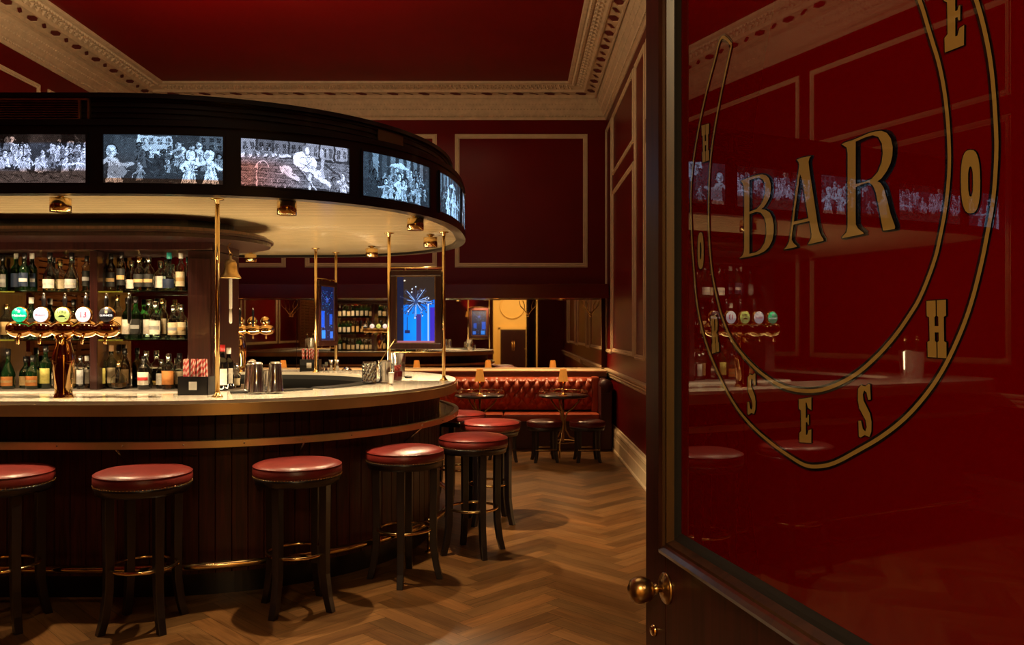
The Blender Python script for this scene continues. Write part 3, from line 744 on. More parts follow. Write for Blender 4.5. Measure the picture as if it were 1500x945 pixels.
for (a, b) in ((CB0+.10, -2.816), (-2.766, CB1-.17)):
    MB().box(a, b, ym-.01, ym+.01, 1.062, 1.955).build('mirror_back', 'mirror', cab)
    for z in (1.385, 1.705):
        for (ya, yb) in ((YC0+.012, ym-.012), (ym+.012, YC1-.012)):
            MB().box(a+.001, b-.001, ya, yb, z, z+.009).build('glass_shelf', 'shelfglass', cab)
    for q in (.3, .7):
        for (yy, y2) in ((YC0-.24, YC0+.12), (YC1+.24, YC1-.12)):
            spot((a+(b-a)*q, yy, 2.022), (a+(b-a)*q, y2, 1.40), 18, 1.5, .8, (1, .70, .38), .012)
# ------------------------------------------------------------------ bottles
def tint(name, c, tr=1): return pbr(name, c, .02, trans=tr, ior=1.4)
G = {'clear': M['clear'], 'green': tint('green_glass', (.05, .30, .06)), 'dkgreen': pbr('dark_green_glass', (.004, .020, .006), .05, trans=.35, coat=1),
     'brown': pbr('brown_glass', (.035, .012, .003), .05, trans=.5, coat=1), 'black': pbr('black_glass', (.004, .004, .004), .05, coat=1),
     'straw': tint('straw_liquid', (.85, .62, .18)), 'amber': tint('amber_liquid', (.80, .26, .04)), 'whisky': tint('whisky_liquid', (.85, .42, .10)), 'blueish': tint('pale_blue_glass', (.75, .92, .95))}
LB = {'white': (.62, .58, .50), 'cream': (.60, .50, .32), 'orange': (.45, .17, .04), 'yellow': (.50, .45, .12), 'black': (.01, .01, .01), 'silver': (.45, .45, .45), 'red': (.45, .02, .02), 'navy': (.01, .02, .05), 'tan': (.42, .28, .12), 'grey': (.25, .25, .25)}
LM = {k: pbr('label_'+k, v, .55, var=.15, vscale=60) for k, v in LB.items()}
CM = {'black': M['black'], 'gold': M['brass'], 'white': M['white'], 'red': M['wax'], 'teal': pbr('teal_cap', (.02, .30, .28), .3), 'silver': M['steel'], 'cork': pbr('cork', (.35, .2, .1), .8)}
SHAPES = {  # body radius, body height, shoulder height, neck radius, total height
    'tall': (.037, .18, .225, .0135, .30), 'slim': (.032, .20, .235, .013, .29), 'wine': (.037, .17, .215, .014, .30), 'square': (.040, .14, .175, .014, .225),
    'squat': (.045, .11, .165, .015, .24), 'flask': (.055, .05, .12, .013, .20), 'gin': (.040, .155, .19, .016, .265), 'bulb': (.043, .10, .17, .014, .27)}
nbot = 0
def bottle(x, yv, z, shape, glass, label, lab, cap='black', liquid=None, sc=1.0, lz=(.22, .62), band=None, group='bottles in the back-bar cabinet'):
    global nbot; nbot += 1
    sc = min(sc, (.262 if z > 1.6 else .303)/SHAPES[shape][4])
    R, hb, hs, rn, H = [q*sc for q in SHAPES[shape]]
    t = thing('bottle', label, 'bottle', (x, yv, z), 0, group)
    if shape == 'flask': prof = [(R*.55, 0), (R*.9, R*.35), (R, R*.9), (R*.9, R*1.45), (R*.5, hs*.85), (rn, hs), (rn, H-.02)]
    elif shape == 'bulb': prof = [(R*.92, 0), (R, .008), (R, hb), (R*.9, hb*1.15), (R*.55, hs*.92), (rn*1.3, hs), (rn, hs*1.08), (rn, H-.02)]
    else: prof = [(R*.93, 0), (R, .006), (R, hb), (R*.92, hb+(hs-hb)*.35), (R*.6, hb+(hs-hb)*.75), (rn*1.15, hs), (rn, hs+.01), (rn, H-.02)]
    n = 20
    body = [(r, q) for r, q in prof]
    if glass in ('clear', 'blueish') :
        inner = [(max(r-.0025, .004), max(q, .006)) for r, q in prof][::-1]
        m = MB().lathe([(0, 0)]+body+inner+[(0, .006)], (0, 0, 0), n)
    else: m = MB().lathe([(0, 0)]+body+[(0, H-.02)], (0, 0, 0), n)
    m.build('glass_body', G[glass], t)
    if liquid:
        k = .72
        lim = hb*1.0 if shape != 'flask' else R*.8
        if shape == 'flask': lp = [(0, .008), (R*.5, .008), (R*.86, R*.35), (R*.95, R*.8), (0, R*.8)]
        else: lp = [(0, .008), (R-.0045, .008), (R-.0045, lim*k), (0, lim*k)]
        MB().lathe(lp, (0, 0, 0), n).build('liquid', G[liquid], t)
    z0, z1 = hb*lz[0], hb*lz[0]+hb*lz[1]
    if lab:
        if shape == 'flask': MB().lathe([(R*1.0, R*.62), (R*1.02, R*.9), (R*.99, R*1.2)], (0, 0, 0), n).build('label', LM[lab], t)
        else:
            m = MB(); vs = []; K = 14
            for k in range(K+1):
                a = -PI/2-1.15+2.3*k/K; vs += [((R+.0012)*math.cos(a), (R+.0012)*math.sin(a), z0), ((R+.0012)*math.cos(a), (R+.0012)*math.sin(a), z1)]
            m.add(vs, [(2*k, 2*k+2, 2*k+3, 2*k+1) for k in range(K)], True); m.build('label', LM[lab], t)
        if band:
            m = MB(); vs = []; K = 14; zc = z0+(z1-z0)*.35; zd = zc+(z1-z0)*.25
            for k in range(K+1):
                a = -PI/2-1.0+2.0*k/K; vs += [((R+.002)*math.cos(a), (R+.002)*math.sin(a), zc), ((R+.002)*math.cos(a), (R+.002)*math.sin(a), zd)]
            m.add(vs, [(2*k, 2*k+2, 2*k+3, 2*k+1) for k in range(K)], True); m.build('label_band', LM[band], t)
    MB().lathe([(rn+.0025, H-.045*sc), (rn+.003, H-.004), (rn+.001, H), (0, H)], (0, 0, 0), 14).build('cap', CM[cap], t)
    return t
YB0 = 5.50
def bx(px, yv=YB0): return (px-VX)/FPX*yv
UP, MID, LOW = 1.7145, 1.3945, 1.0625
B = [ # px, dy, shelf, shape, glass, label text, label col, cap, liquid, scale, band
 (4, .02, UP, 'wine', 'dkgreen', 'dark green bottle at the left picture edge of the upper shelf, half cut off', 'grey', 'black', None, .82, 'silver'),
 (24, .05, UP, 'wine', 'green', 'bright green glass bottle between dark ones on the upper left shelf', 'navy', 'white', None, .93, None),
 (36, -.03, UP, 'wine', 'dkgreen', 'dark green bottle with white lettered band, third on the upper left shelf', 'navy', 'black', None, .86, 'silver'),
 (47, .03, UP, 'wine', 'dkgreen', 'tall dark green pale-capped bottle, rightmost of the green ones, upper left shelf', 'navy', 'white', None, .95, 'silver'),
 (73, .0, UP, 'bulb', 'clear', 'clear round-shouldered bottle with white label and black cap, upper left shelf', 'white', 'black', 'straw', .98, 'silver'),
 (88, .07, UP, 'squat', 'clear', 'stout clear bottle with cream label and low neck, upper left shelf', 'cream', 'gold', 'straw', .92, None),
 (105, -.01, UP, 'bulb', 'clear', 'clear bottle with grey and white label holding brown spirit, upper left shelf', 'silver', 'black', 'whisky', 1.0, 'white'),
 (127, .03, UP, 'slim', 'clear', 'clear bottle with dark label beside the middle post of the cabinet, upper shelf', 'black', 'black', 'amber', .84, 'silver'),
 (148, .0, UP, 'tall', 'brown', 'brown bottle just right of the middle cabinet post, upper shelf', 'black', 'gold', None, .84, None),
 (163, .04, UP, 'tall', 'brown', 'brown bottle with black label, second on the upper right shelf', 'black', 'black', None, .86, 'tan'),
 (178, -.02, UP, 'slim', 'clear', 'narrow clear bottle of amber spirit with dark label, upper right shelf', 'black', 'black', 'amber', .92, 'tan'),
 (193, .03, UP, 'squat', 'clear', 'bottle with plain white oval label on the upper right shelf', 'white', 'silver', None, .88, None),
 (204, -.02, UP, 'gin', 'clear', 'clear bottle with dark label and amber base, left of its twin, upper right shelf', 'black', 'gold', 'amber', .88, 'tan'),
 (218, .0, UP, 'gin', 'clear', 'clear silver-capped bottle with dark label, right of its twin, upper right shelf', 'black', 'silver', 'straw', .90, 'tan'),
 (236, .05, UP, 'square', 'clear', 'short square-shouldered clear bottle half hidden behind the teal-capped one', 'white', 'silver', 'straw', .9, None),
 (248, -.02, UP, 'bulb', 'blueish', 'clear bottle with teal stopper on the upper right shelf', 'navy', 'teal', 'straw', 1.0, None),
 (265, .0, UP, 'tall', 'clear', 'tall bottle of whisky with large cream label at the right end of the upper shelf', 'cream', 'white', 'amber', 1.02, 'tan'),
 (10, .02, MID, 'gin', 'clear', 'clear bottle at the left picture edge of the middle shelf', 'tan', 'gold', 'straw', .9, None),
 (46, .03, MID, 'tall', 'dkgreen', 'dark green bottle on the middle shelf behind the green beer badge', 'black', 'white', None, .95, None),
 (108, .04, MID, 'tall', 'brown', 'brown bottle on the middle shelf between the yellow and the red-numbered beer badges', 'tan', 'black', None, .9, None),
 (172, .02, MID, 'tall', 'clear', 'narrow clear bottle with brown spirit on the middle right shelf, far left of its row', 'tan', 'gold', 'amber', 1.0, None),
 (187, .02, MID, 'wine', 'green', 'green bottle with white label on the middle right shelf', 'white', 'black', None, .93, None),
 (199, -.02, MID, 'wine', 'green', 'vivid green bottle with black label on the middle right shelf', 'black', 'black', None, .95, 'grey'),
 (219, .03, MID, 'gin', 'clear', 'clear gin bottle with tall neck and white label, left one of the middle trio', 'white', 'silver', None, 1.02, None),
 (228, -.03, MID, 'gin', 'clear', 'clear bottle with large white front label and dark lettering band, middle right shelf', 'white', 'silver', None, .96, 'grey'),
 (238, .04, MID, 'tall', 'clear', 'clear bottle holding pale whisky behind the white-labelled one, middle right shelf', 'cream', 'gold', 'whisky', .92, None),
 (254, -.02, MID, 'gin', 'clear', 'clear bottle with small cream label, second from the right end of the middle shelf', 'cream', 'silver', 'straw', .86, 'grey'),
 (266, .0, MID, 'gin', 'clear', 'clear bottle with cream label at the right end of the middle shelf', 'cream', 'silver', 'straw', .88, 'tan'),
 (12, -.02, LOW, 'bulb', 'dkgreen', 'dark green bottle with orange-brown label at the lower left of the cabinet', 'orange', 'black', None, 1.0, 'tan'),
 (38, .05, LOW, 'squat', 'dkgreen', 'low dark bottle half behind the orange-labelled pair, bottom left shelf', 'tan', 'black', None, .9, None),
 (48, -.02, LOW, 'squat', 'dkgreen', 'stout dark green bottle with tan label, left of the brass tap column', 'orange', 'black', None, .94, 'tan'),
 (67, .01, LOW, 'wine', 'dkgreen', 'dark green bottle with yellow-green label beside the brass tap column', 'yellow', 'black', None, .97, None),
 (108, .03, LOW, 'slim', 'clear', 'slim clear bottle with brown label just right of the brass tap column', 'tan', 'silver', 'straw', .78, None),
 (118, -.02, LOW, 'slim', 'clear', 'slim clear bottle with silver-white label right of the brass tap column', 'silver', 'silver', None, .76, None),
 (127, .03, LOW, 'slim', 'clear', 'slim bottle of reddish spirit against the middle post, bottom shelf', 'white', 'white', 'amber', .76, None),
 (149, .0, LOW, 'tall', 'clear', 'clear bottle with yellow-green label just right of the middle post, bottom shelf', 'yellow', 'silver', 'straw', .92, None),
 (163, .05, LOW, 'wine', 'clear', 'tall-necked clear bottle of straw-coloured spirit behind the round flask', 'cream', 'cork', 'straw', .98, None),
 (174, -.03, LOW, 'flask', 'clear', 'round flask of amber spirit on the bottom shelf', None, 'gold', 'whisky', .95, None),
 (183, .05, LOW, 'wine', 'brown', 'brown bottle rising behind the right side of the round flask', 'tan', 'black', None, .9, None),
 (211, -.05, LOW, 'square', 'black', 'square black bottle with white and red label on the bottom shelf', 'white', 'black', None, .98, 'red'),
 (214, .06, LOW, 'gin', 'clear', 'clear bottle standing behind the square black one', 'cream', 'silver', 'straw', .95, None),
 (237, .02, LOW, 'square', 'clear', 'short clear bottle with white label left of the amber whiskey bottle', 'white', 'silver', None, .88, None),
 (247, -.04, LOW, 'square', 'clear', 'square bottle of glowing amber whiskey on the bottom right shelf', 'orange', 'silver', 'amber', 1.05, None),
 (263, .03, LOW, 'gin', 'clear', 'clear bottle at the right end of the bottom shelf, behind the straw caddy', 'cream', 'black', 'straw', .9, None),
]
for (px, dy, z, sh, gl, tx, lc, cap, liq, sc, band) in B:
    bottle(bx(px, YB0+dy), YB0+dy, z, sh, gl, tx, lc, cap, liq, sc, band=band)
# three on the stone ledge right of the cabinet
for (px, yv, sh, gl, tx, lc, cap, sc) in ((326, 5.34, 'wine', 'black', 'dark wine bottle with red cap and white label, right of the cabinet post', 'white', 'red', 1.0), (335, 5.50, 'tall', 'black', 'dark bottle with pale cap and white label, right of the cabinet post', 'white', 'white', .92), (346, 5.62, 'squat', 'clear', 'small clear bottle beside the dark ones, right of the cabinet post', 'cream', 'silver', .7)):
    bottle(min(bx(px, yv), -1.88), yv, 1.0625, sh, gl, tx, lc, cap, None, sc, group='bottles right of the cabinet post')
# rear side of the cabinet, only seen in the wall mirrors
kinds = [('tall', 'green', 'white', 'gold', 'green glass bottle on the rear shelves of the cabinet, seen in the wall mirror'),
         ('gin', 'clear', 'cream', 'silver', 'clear cream-labelled bottle on the rear cabinet shelves, seen in the wall mirror'),
         ('slim', 'brown', 'tan', 'black', 'brown bottle on the rear shelves of the cabinet, seen in the wall mirror')]
protos = {}
for z in (UP, MID, LOW):
    for i in range(16):
        x = CB0+.16+i*.087
        if -2.85 < x < -2.73: continue
        kd = random.randrange(3)
        if kd not in protos:
            sh, gl, lc, cp, tx = kinds[kd]; protos[kd] = bottle(x, 5.79, z, sh, gl, tx, lc, cp, 'straw' if gl == 'clear' else None, .9, group='bottles on the rear shelves'); protos[kd].rotation_euler.z = PI
        else: dup(protos[kd], (x, 5.79+random.uniform(-.015, .015), z), PI)

# ------------------------------------------------------------------ lettering helper
_txt = {}
def text_mesh(s, size):
    cu = bpy.data.curves.new('t', 'FONT'); cu.body = s; cu.size = size; cu.align_x = 'CENTER'; cu.align_y = 'CENTER'; cu.extrude = .0006
    o = bpy.data.objects.new('t', cu); COL.objects.link(o)
    dg = bpy.context.evaluated_depsgraph_get(); me = bpy.data.meshes.new_from_object(o.evaluated_get(dg)); bpy.data.objects.remove(o); return me
def put_text(s, size, mat, parent, loc, sx=1.0):
    me = text_mesh(s, size); me.materials.clear(); me.materials.append(mat); o = bpy.data.objects.new('lettering', me); COL.objects.link(o); o.parent = parent
    o.location = loc; o.rotation_euler = (PI/2, 0, 0); o.scale = (sx, 1, 1); return o

# ------------------------------------------------------------------ beer tap towers
def em(name, c, s): return pbr(name, c, .3, emis=c, es=s)
def tap_tower(label, loc, rz):
    t = thing('beer_tap_tower', label, 'beer tap', loc, rz, 'brass beer towers on the bar')
    MB().lathe([(.050, 0), (.050, .006), (.045, .012), (.043, .03), (.044, .06), (.050, .12), (.055, .18), (.056, .215), (.050, .25), (.040, .285), (.038, .31), (.045, .33), (.03, .345)], (0, 0, 0), 32).build('column', 'copper', t)
    xs = [-.215, -.102, .011, .124, .24]
    prof = [(0, -.295), (.028, -.290), (.040, -.275)]
    cs = [-.236, -.118, 0, .118, .236]
    pr = []
    for i, c in enumerate(cs):
        for k in range(9):
            q = -1+2*k/8; pr.append((.031+.0175*math.cos(q*PI/2)**.7 if abs(q) < 1 else .031, c+q*.0585))
    prof = [(0, -.302), (.02, -.300)]+pr+[(.02, .300), (0, .302)]
    m = MB().lathe(prof, (0, 0, 0), 28); R = Matrix.Translation((0, 0, .372)) @ Matrix.Rotation(PI/2, 4, 'Y')
    m.v = [tuple(R @ Vector(v)) for v in m.v]; m.build('crossbar', 'copper', t)
    bc = [((0, .45, .20), 'HEIN', 0), ((.95, .92, .95), None, 0), ((.62, .72, .18), 'LERO', 0), ((.95, .92, .92), '13', 0), ((.02, .02, .025), 'GUIN', 0)]
    Rx = Matrix.Rotation(PI/2, 4, 'X')
    for i, x in enumerate([-.215, -.100, .014, .126, .25]):
        z = .447
        hd = MB().lathe([(.009, 0), (.011, .03), (.009, .09), (.013, .13), (.008, .15)], (x+.088, .035, .40), 12).build('tap_handle', 'black', t)
        MB().lathe([(.006, .15), (.007, .162), (0, .168)], (x+.088, .035, .40), 10).build('handle_tip', 'steel', hd)
        m = MB().lathe([(0, .01), (.034, .008), (.043, 0), (.043, -.012), (.030, -.028), (0, -.034)], (0, 0, 0), 28); T = Matrix.Translation((x, -.030, z)) @ Matrix.Rotation(PI/2, 4, 'X')
        m.v = [tuple(T @ Vector(v)) for v in m.v]; b = m.build('badge_housing', 'copper', t)
        m = MB().lathe([(0, .0115), (.0395, .0115), (.0395, .0095)], (0, 0, 0), 28); m.v = [tuple(T @ Vector(v)) for v in m.v]
        c, tx, _ = bc[i]
        mt = em('badge_light_%d' % i, c, (1.2, 1.0, 1.1, 1.0, .3)[i]); m.build('badge_face', mt, b)
        W_ = em('badge_white', (1, 1, 1), .9); K_ = pbr('badge_black', (.01, .01, .01), .4); R_ = pbr('badge_red', (.75, .02, .05), .4, emis=(.7, .02, .08), es=.35); yy = -.0425
        if i == 0:
            put_text('Heineken', .0185, W_, b, (x, yy, z-.004), 1.0)
            st = []
            for k in range(10): rr = .011 if k % 2 == 0 else .005; st.append((x+rr*math.sin(k*PI/5), z+.019+rr*math.cos(k*PI/5)))
            MB().add([(a, yy, q) for a, q in st]+[(x, yy, z+.019)], [(k, (k+1) % 10, 10) for k in range(10)]).build('star', W_, b)
        elif i == 1: put_text('MORETTI', .014, R_, b, (x, yy, z-.002), 1.0)
        elif i == 2:
            put_text('LERO', .021, K_, b, (x, yy, z+.015), .95)
            MB().add([(x-.022, yy, z-.012), (x-.012, yy, z-.004), (x, yy, z-.002), (x+.012, yy, z-.005), (x+.020, yy, z-.012)], [(0, 1, 2, 3, 4)]).add([(x+.012, yy, z-.024), (x+.02, yy, z-.018), (x+.03, yy, z-.022)], [(0, 1, 2)]).build('tree_motif', K_, b)
        elif i == 3: put_text('13', .046, R_, b, (x, yy, z), .95)
        else:
            put_text('GUINNESS', .0150, W_, b, (x, yy, z-.004), .95)
            MB().add([(x-.007, yy, z+.024), (x-.007, yy, z+.008), (x+.002, yy, z+.006), (x+.008, yy, z+.010), (x+.006, yy, z+.024), (x+.001, yy, z+.020)], [(0, 1, 2, 3, 4, 5)]).build('harp_motif', em('harp_gold', (.85, .7, .4), .6), b)
        MB().tube([(x, -.03, .345), (x, -.05, .325), (x, -.053, .29)], [.010, .009, .007], n=10).build('spout', 'copper', t)
    return t
tap_tower('brass T-shaped beer tower with five lit round badges on the near counter', (-2.44, 4.41, 1.09), 0)
tap_tower('brass beer tower on the far counter beyond the bell rope, its badges turned away', (-2.44, 7.22, 1.09), PI)

# ------------------------------------------------------------------ small things on the counter
def ctr(px, py, z=1.09):
    Y = (EYE-z)*FPX/(py-VY); return ((px-VX)/FPX*Y, Y)
def caddy(label, x, yv, rz, nst, lab_st, sc=1.0):
    t = thing('straw_caddy', label, 'caddy', (x, yv, 1.09), rz, 'black caddies holding striped straws')
    w, d, h = .085*sc, .055*sc, .105*sc; m = MB()
    m.cbox(-w, w, -d, d, 0, .006, .002)
    for (a, b, c, e) in ((-w, w, -d, -d+.006), (-w, w, d-.006, d), (-w, -w+.006, -d, d), (w-.006, w, -d, d)): m.cbox(a, b, c, e, 0, h, .002)
    m.cbox(-.003, .003, -d, d, 0, h*.9, .001)
    m.build('box', 'black', t)
    MB().cbox(-.022, .022, -d-.002, -d+.001, h*.28, h*.72, .001).build('menu_card', 'white', t)
    MB().cbox(-w+.012, -.01, -d+.012, d-.012, .006, h*.75, .003).build('napkin_stack', 'white', t)
    m1 = None
    for i in range(nst):
        k, j = i % (nst//3), i//(nst//3)
        sx = -w*.72+1.4*w*k/(nst//3-1); sy = -d*.5+j*d*.45
        ang = random.uniform(-.05, .05)
        if m1 is None:
            ms = MB(); mw = MB(); H = .195*sc; r = .0046
            K = 16
            vs = []; fs = []; fi = []
            for q in range(25):
                for e in range(8): a = 2*PI*e/8+q*2.1*.7; vs.append((r*math.cos(a), r*math.sin(a), H*q/24))
            for q in range(24):
                for e in range(8):
                    fs.append((q*8+e, q*8+(e+1) % 8, (q+1)*8+(e+1) % 8, (q+1)*8+e)); fi.append(0 if e < 4 else 1)
            me = bpy.data.meshes.new('drinking_straw'); me.from_pydata(vs, [], fs); me.materials.append(pbr('straw_red', (.42, .03, .03), .6)); me.materials.append(pbr('straw_cream', (.62, .42, .34), .6))
            me.polygons.foreach_set('material_index', fi); me.update(); m1 = me
        o = bpy.data.objects.new('drinking_straw', m1); COL.objects.link(o); c, s_ = math.cos(rz), math.sin(rz)
        o.location = (x+sx*c-sy*s_, yv+sx*s_+sy*c, 1.0965); o.rotation_euler = (random.uniform(-.03, .03), ang, random.uniform(0, 6))
        tag(o, lab_st, 'straw', lab_st)
cx_, cy_ = ctr(288, 578); caddy('black caddy of striped straws beside the nearest brass pole', cx_, cy_, 0, 21, 'red and cream striped straws in the caddy beside the nearest pole')
caddy('smaller-looking black caddy of striped straws on the far counter', (455-VX)/FPX*7.38, 7.38, 0, 15, 'red and cream striped straws in the far caddy', 1.0)

def bar_mat(name, label, pts, z=1.0905):
    m = MB(); m.prism(pts, z, z+.008); return tag(m.build(name, 'blackmat'), label, 'bar mat')
def rim_strip(s0, s1, inner_off, width):
    f, p = outline(1.08, 1.24, 2.15, CX, CY, LL); a = []; b = []
    for k in range(13):
        s = s0+(s1-s0)*k/12; x, yv = f(s); nx, ny = nrm(f, s); a.append((x+nx*inner_off, yv+ny*inner_off)); b.append((x+nx*(inner_off+width), yv+ny*(inner_off+width)))
    return a+b[::-1]
bar_mat('bar_mat', 'black rubber bar mat under the two steel shakers', rim_strip(.48, .92, .005, .12))
bar_mat('bar_mat', 'long black rubber bar mat along the inner edge, under the mixing glass', rim_strip(1.0, 1.95, .005, .12))

def tin(px, py, r0, r1, h, label, name='cocktail_shaker', cat='shaker', mat='steel', group=None, z=1.099, yv=None, shut=False):
    x, yy = ctr(px, py, z)
    t = thing(name, label, cat, (x, yy, z), 0, group)
    if shut: MB().lathe([(0, 0), (r0+.002, 0), (r0+.003, .004), (r0, .008), (r0+(r1-r0)*.45, h*.5), (r1, h-.012), (r1-.004, h-.003), (r1-.010, h), (0, h-.002)], (0, 0, 0), 32).build('cup', mat, t)
    else: MB().lathe([(r0, 0), (r0+.001, .006), (r0+(r1-r0)*.5, h*.5), (r1, h-.006), (r1+.002, h-.003), (r1, h), (r1-.003, h-.003), (r0-.003, .01), (0, .01)], (0, 0, 0), 28).build('cup', mat, t)
    MB().lathe([(r1+.0005, h*.93), (r1+.0022, h*.94), (r1+.0005, h*.95)], (0, 0, 0), 28).build('rim_bead', mat, t)
    return t
tin(376, 575, .046, .033, .175, shut=True, label='left of the two steel shaker tins standing upside down on the rubber mat', group='steel tins by the nearest pole')
tin(403, 574, .046, .033, .175, shut=True, label='right of the two steel shaker tins standing upside down on the rubber mat', group='steel tins by the nearest pole')
t = tin(369, 571, .046, .034, .16, shut=True, label='steel tin with a domed cap behind the left shaker tin', group='steel tins by the nearest pole')
MB().ball((0, 0, .16), .03, 14, .8).build('lid', 'steel', t)
tin(389, 571, .018, .026, .12, 'narrow steel jigger cup standing between the two shaker tins', 'jigger', 'jigger')
# mixing glass with spoon
x, yv = ctr(541, 563)
t = thing('mixing_glass', 'cut glass mixing glass with diamond pattern on the inner bar edge', 'glass', (x, yv, 1.0985))
m = MB(); n = 28; vs = []; R, H = .047, .145; rows = 12
for j in range(rows+1):
    for k in range(n):
        a = 2*PI*(k+.5*(j % 2))/n; rr = R+(.0035 if (k+j//2) % 2 else 0)*(1 if 1 < j < rows-1 else 0); vs.append((rr*math.cos(a), rr*math.sin(a), H*j/rows))
fs = [(j*n+k, j*n+(k+1) % n, (j+1)*n+(k+1) % n, (j+1)*n+k) for j in range(rows) for k in range(n)]
o_ = len(vs)
for j in (rows, 1):
    for k in range(n): a = 2*PI*k/n; vs.append(((R-.005)*math.cos(a), (R-.005)*math.sin(a), H if j == rows else .014))
fs += [(rows*n+k, rows*n+(k+1) % n, o_+(k+1) % n, o_+k) for k in range(n)]+[(o_+k, o_+(k+1) % n, o_+n+(k+1) % n, o_+n+k) for k in range(n)]
fs += [tuple(range(n-1, -1, -1)), tuple(o_+n+k for k in range(n))]
m.add(vs, fs); m.build('cut_body', 'clear', t)
sp = MB().cyl((x-.015, yv, 1.115), (x+.175, yv-.02, 1.39), .0032, n=8); sp.ball((x+.175, yv-.02, 1.39), .006, 8)
tag(sp.build('bar_spoon', 'oldbrass'), 'long bar spoon leaning out of the cut mixing glass', 'spoon')
def cupl(px, py, r0, r1, h, label, name, cat, mat='steel', **k): return tin(px, py, r0, r1, h, label, name, cat, mat, **k)
cupl(563, 560, .036, .042, .15, 'dark steel tin right of the mixing glass, with fine vertical shine', 'cocktail_shaker', 'shaker')
cupl(583, 553, .050, .056, .19, 'tall wide steel tumbler right of the brass pole, behind the dark garnish jar', 'steel_tumbler', 'tumbler')
cupl(573, 562, .014, .020, .075, 'small pale jigger in front of the tall steel tumbler', 'jigger', 'jigger', 'white')
x, yv = ctr(582, 559); t = thing('garnish_jar', 'dark jar heaped with red cherries beside the small pale jigger', 'jar', (x, yv, 1.0985))
MB().lathe([(.032, 0), (.036, .01), (.036, .06), (.030, .07)], (0, 0, 0), 18).build('jar_body', pbr('cherry_glass', (.06, .004, .006), .1, coat=1), t)
m = MB()
for k in range(14): a = random.uniform(0, 6.28); r_ = random.uniform(0, .024); m.ball((r_*math.cos(a), r_*math.sin(a), .07+random.uniform(0, .035)), .010, 8)
m.build('cherries', pbr('cherry', (.25, .03, .02), .15, coat=1), t, kind='stuff')
x, yv = ctr(598, 554); tag(MB().lathe([(.026, 0), (.03, .006), (.03, .014), (.02, .018), (.0, .018)], (x, yv, 1.0985-.0075), 18).build('ashtray', 'blackmat'), 'low black dish right of the dark garnish jar', 'dish')
# far counter glassware
for (px, r0, r1, h, nm, lb) in ((473, .014, .017, .06, 'shot_glass', 'smallest shot glass in the far-counter row'), (478, .013, .02, .08, 'shot_glass', 'pale lidded shot glass in the far-counter row'),
                                (485, .018, .026, .10, 'jigger', 'left of two flared steel jiggers on the far counter'), (494, .018, .026, .10, 'jigger', 'right of two flared steel jiggers on the far counter')):
    Y_ = 7.4; x = (px-VX)/FPX*Y_
    t = thing(nm, lb, 'glass' if nm == 'shot_glass' else 'jigger', (x, Y_, 1.0905), 0, 'measures on the far counter')
    MB().lathe([(0, 0), (r0, 0), (r0*.7, h*.45), (r1, h), (r1-.002, h), (r0*.6, h*.5), (0, h*.5)], (0, 0, 0), 16).build('cup', 'steel' if nm == 'jigger' else 'clear', t)
x = (508-VX)/FPX*7.3; tag(MB().lathe([(.045, 0), (.04, .02), (.02, .035), (0, .04)], (x, 7.3, 1.0905), 20).build('strainer_dish', 'steel'), 'low domed steel dish right of the jiggers on the far counter', 'dish')
# ice bucket at the left end of the bar: the door glass reflects it
t = thing('ice_bucket', 'steel ice bucket at the left end of the bar, seen reflected in the door', 'bucket', (-4.33, 4.68, 1.0905))
MB().lathe([(.075, 0), (.08, .01), (.10, .20), (.108, .21), (.104, .215), (.097, .2), (.075, .02), (0, .02)], (0, 0, 0), 30).build('pail', 'steel', t)
for (dx, lb) in ((-.03, 'champagne bottle leaning left in the ice bucket, seen in the door reflection'), (.04, 'champagne bottle leaning right in the ice bucket, seen in the door reflection')):
    bt = bottle(-4.33+dx*1.05, 4.68, 1.1125, 'wine', 'dkgreen', lb, 'cream', 'gold', None, 1.0, group='champagne bottles in the ice bucket'); bt.rotation_euler = (0, .10*(1 if dx > 0 else -1), 0)

# ------------------------------------------------------------------ bell
t = thing('brass_bell', 'brass bar bell hanging from the cabinet cornice with white plaited rope', 'bell', (-1.90, 5.44, 1.80))
MB().lathe([(.066, 0), (.068, .004), (.060, .016), (.048, .035), (.042, .07), (.038, .10), (.028, .12), (.010, .128), (.010, .15), (0, .152)], (0, 0, 0), 28).build('bell_dome', 'oldbrass', t)
m = MB(); m.tube([(.012*math.cos(a/6*2*PI), 0, .157+.012*math.sin(a/6*2*PI)) for a in range(6)], .0035, n=6, closed=True)
m.tube([(0, 0, .17), (-.02, 0, .21), (.0, 0, .235)], .005, n=8); m.build('bracket', 'oldbrass', t)
m = MB()
for ph in (0, 2*PI/3, 4*PI/3):
    m.tube([(.0055*math.cos(ph+q*.62), .0055*math.sin(ph+q*.62), .02-.22*q/60) for q in range(61)], .0058, n=6)
m.lathe([(.006, -.30), (.011, -.29), (.010, -.24), (.006, -.20)], (0, 0, 0), 10); m.build('rope', 'rope', t)

